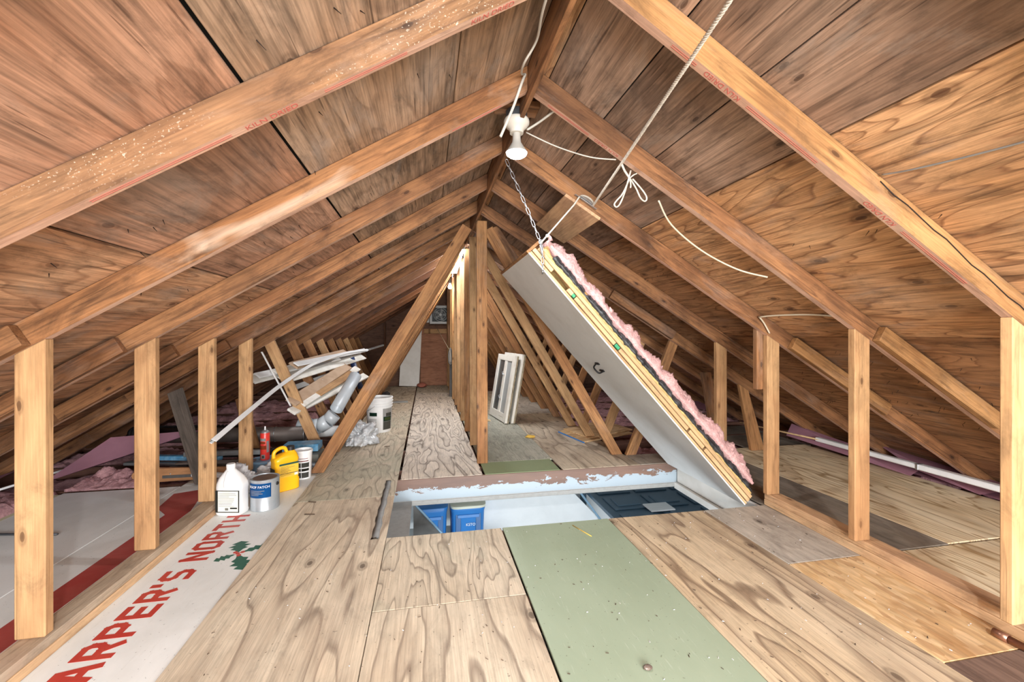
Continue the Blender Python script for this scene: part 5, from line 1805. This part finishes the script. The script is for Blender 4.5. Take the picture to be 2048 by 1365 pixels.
def tote(x0, x1, lab, lidm, text=None):
    wd = x1 - x0
    cx = (x0 + x1) / 2
    wm = T(cx, 4.16, -.915)
    t = thing('storage_tote', lab, 'tote', wm, 'storage totes in the garage')
    hx = wd / 2
    add('tote_body', loft_me([(0, hx * .86, .20, 7, 0, 0), (.38, hx * .94, .225, 7, 0, 0), (.40, hx * .97, .235, 7, 0, 0), (.42, hx * .97, .235, 7, 0, 0)], 40), M['tote'], t, wm)
    add('lid', loft_me([(.421, hx * .98, .24, 7, 0, 0), (.425, hx, .247, 7, 0, 0), (.445, hx, .247, 7, 0, 0), (.452, hx * .93, .235, 7, 0, 0)], 40), M[lidm], t, wm)
    for dx in (-.55, .55):
        add('rib', box_me(.05, .014, .34, .004), M['tote2'], t, wm @ T(dx * hx, -.215, .20))
    add('front_recess', box_me(.055, .012, .07, .003), M['tote2'], t, wm @ T(.02, -.218, .16))
    add('front_band', box_me(wd * .6, .010, .03, .003), M['tote'], t, wm @ T(0, -.226, .35))
    if text:
        add('tote_lettering', text_me(text, .034, .0006, 'CENTER'), M['jugw'], t, wm @ T(.02, -.2285, .262) @ RX(math.radians(87)))
    return t


tote(-.12, .19, 'blue storage tote with a blue lid seen through the hatch, left of the two', 'tote')
tote(.205, .535, 'blue storage tote with a cream lid and white lettering seen through the hatch', 'totelid', 'KSTO')
# white bulkhead and its pale blue frame
me, m = prism_xz([(.50, -2.2), (1.78, -2.2), (1.78, -.86), (1.30, -.36), (.50, -.36)], 4.35, .03, (1, 0), .002)
tag(add('white_bulkhead', me, M['gwall'], None, m), 'white wall panel with a slanted corner seen through the hatch', 'panel')
tag(board('pale_brace', (1.40, 4.30, -.34), (1.80, 4.30, -.88), .02, .05, M['bluelid'], None, (0, -1, 0)), 'pale blue slanted brace beside the white panel below', 'brace')
tag(board('dark_post', (1.72, 4.62, -2.7), (1.72, 4.62, -.20), .06, .05, M['navy'], None, (0, -1, 0)), 'dark vertical post beside the navy door below', 'post')
# navy overhead door, raised flat under the garage ceiling
gd = thing('overhead_door', 'navy paneled overhead door hanging flat below the hatch', 'door', T(2.35, 3.7, -.56))
add('door_slab', box_me(1.30, 1.45, .04, .004), M['navy'], gd, T(2.30, 3.86, -.585))
for i in range(3):
    for j in range(3):
        cx, cy = 1.90 + i * .41, 4.34 - j * .40
        p = add('door_panel', box_me(.35, .32, .014, .006), M['navy'], gd, T(cx, cy, -.558))
        add('panel_field', box_me(.24, .20, .016, .008), M['navy'], p, T(cx, cy, -.548))
add('door_light', box_me(.24, .17, .012, .002), M['gwall'], gd, T(2.13, 3.72, -.534))
# ledge at the left of the opening; dark panel stands in for dark space
tag(board('grey_ledge', (-.178, 2.40, -.168), (-.178, 3.32, -.168), .14, .012, M['greym']), 'grey ledge at the left end of the hatch opening', 'ledge')
me, m = prism_xz([(-.10, -.19), (-.10, -.62), (.26, -.62)], 3.36, .02, (1, 0), .001)
tag(add('dark_fill_panel', me, M['greyd'], None, m), 'dark triangular panel standing in for the dark space beside the blue totes', 'bracket')
tag(add('dark_panel_edge', tube_me([(-.10, 3.35, -.185), (.265, 3.35, -.615)], .008, 6), M['bluelid']), 'pale pipe along the dark panel', 'pipe')
tag(board('dark_step', (-.25, 3.0, -.44), (.12, 3.0, -.44), .3, .12, M['greyd']), 'dark grey box below the left end of the hatch', 'box')
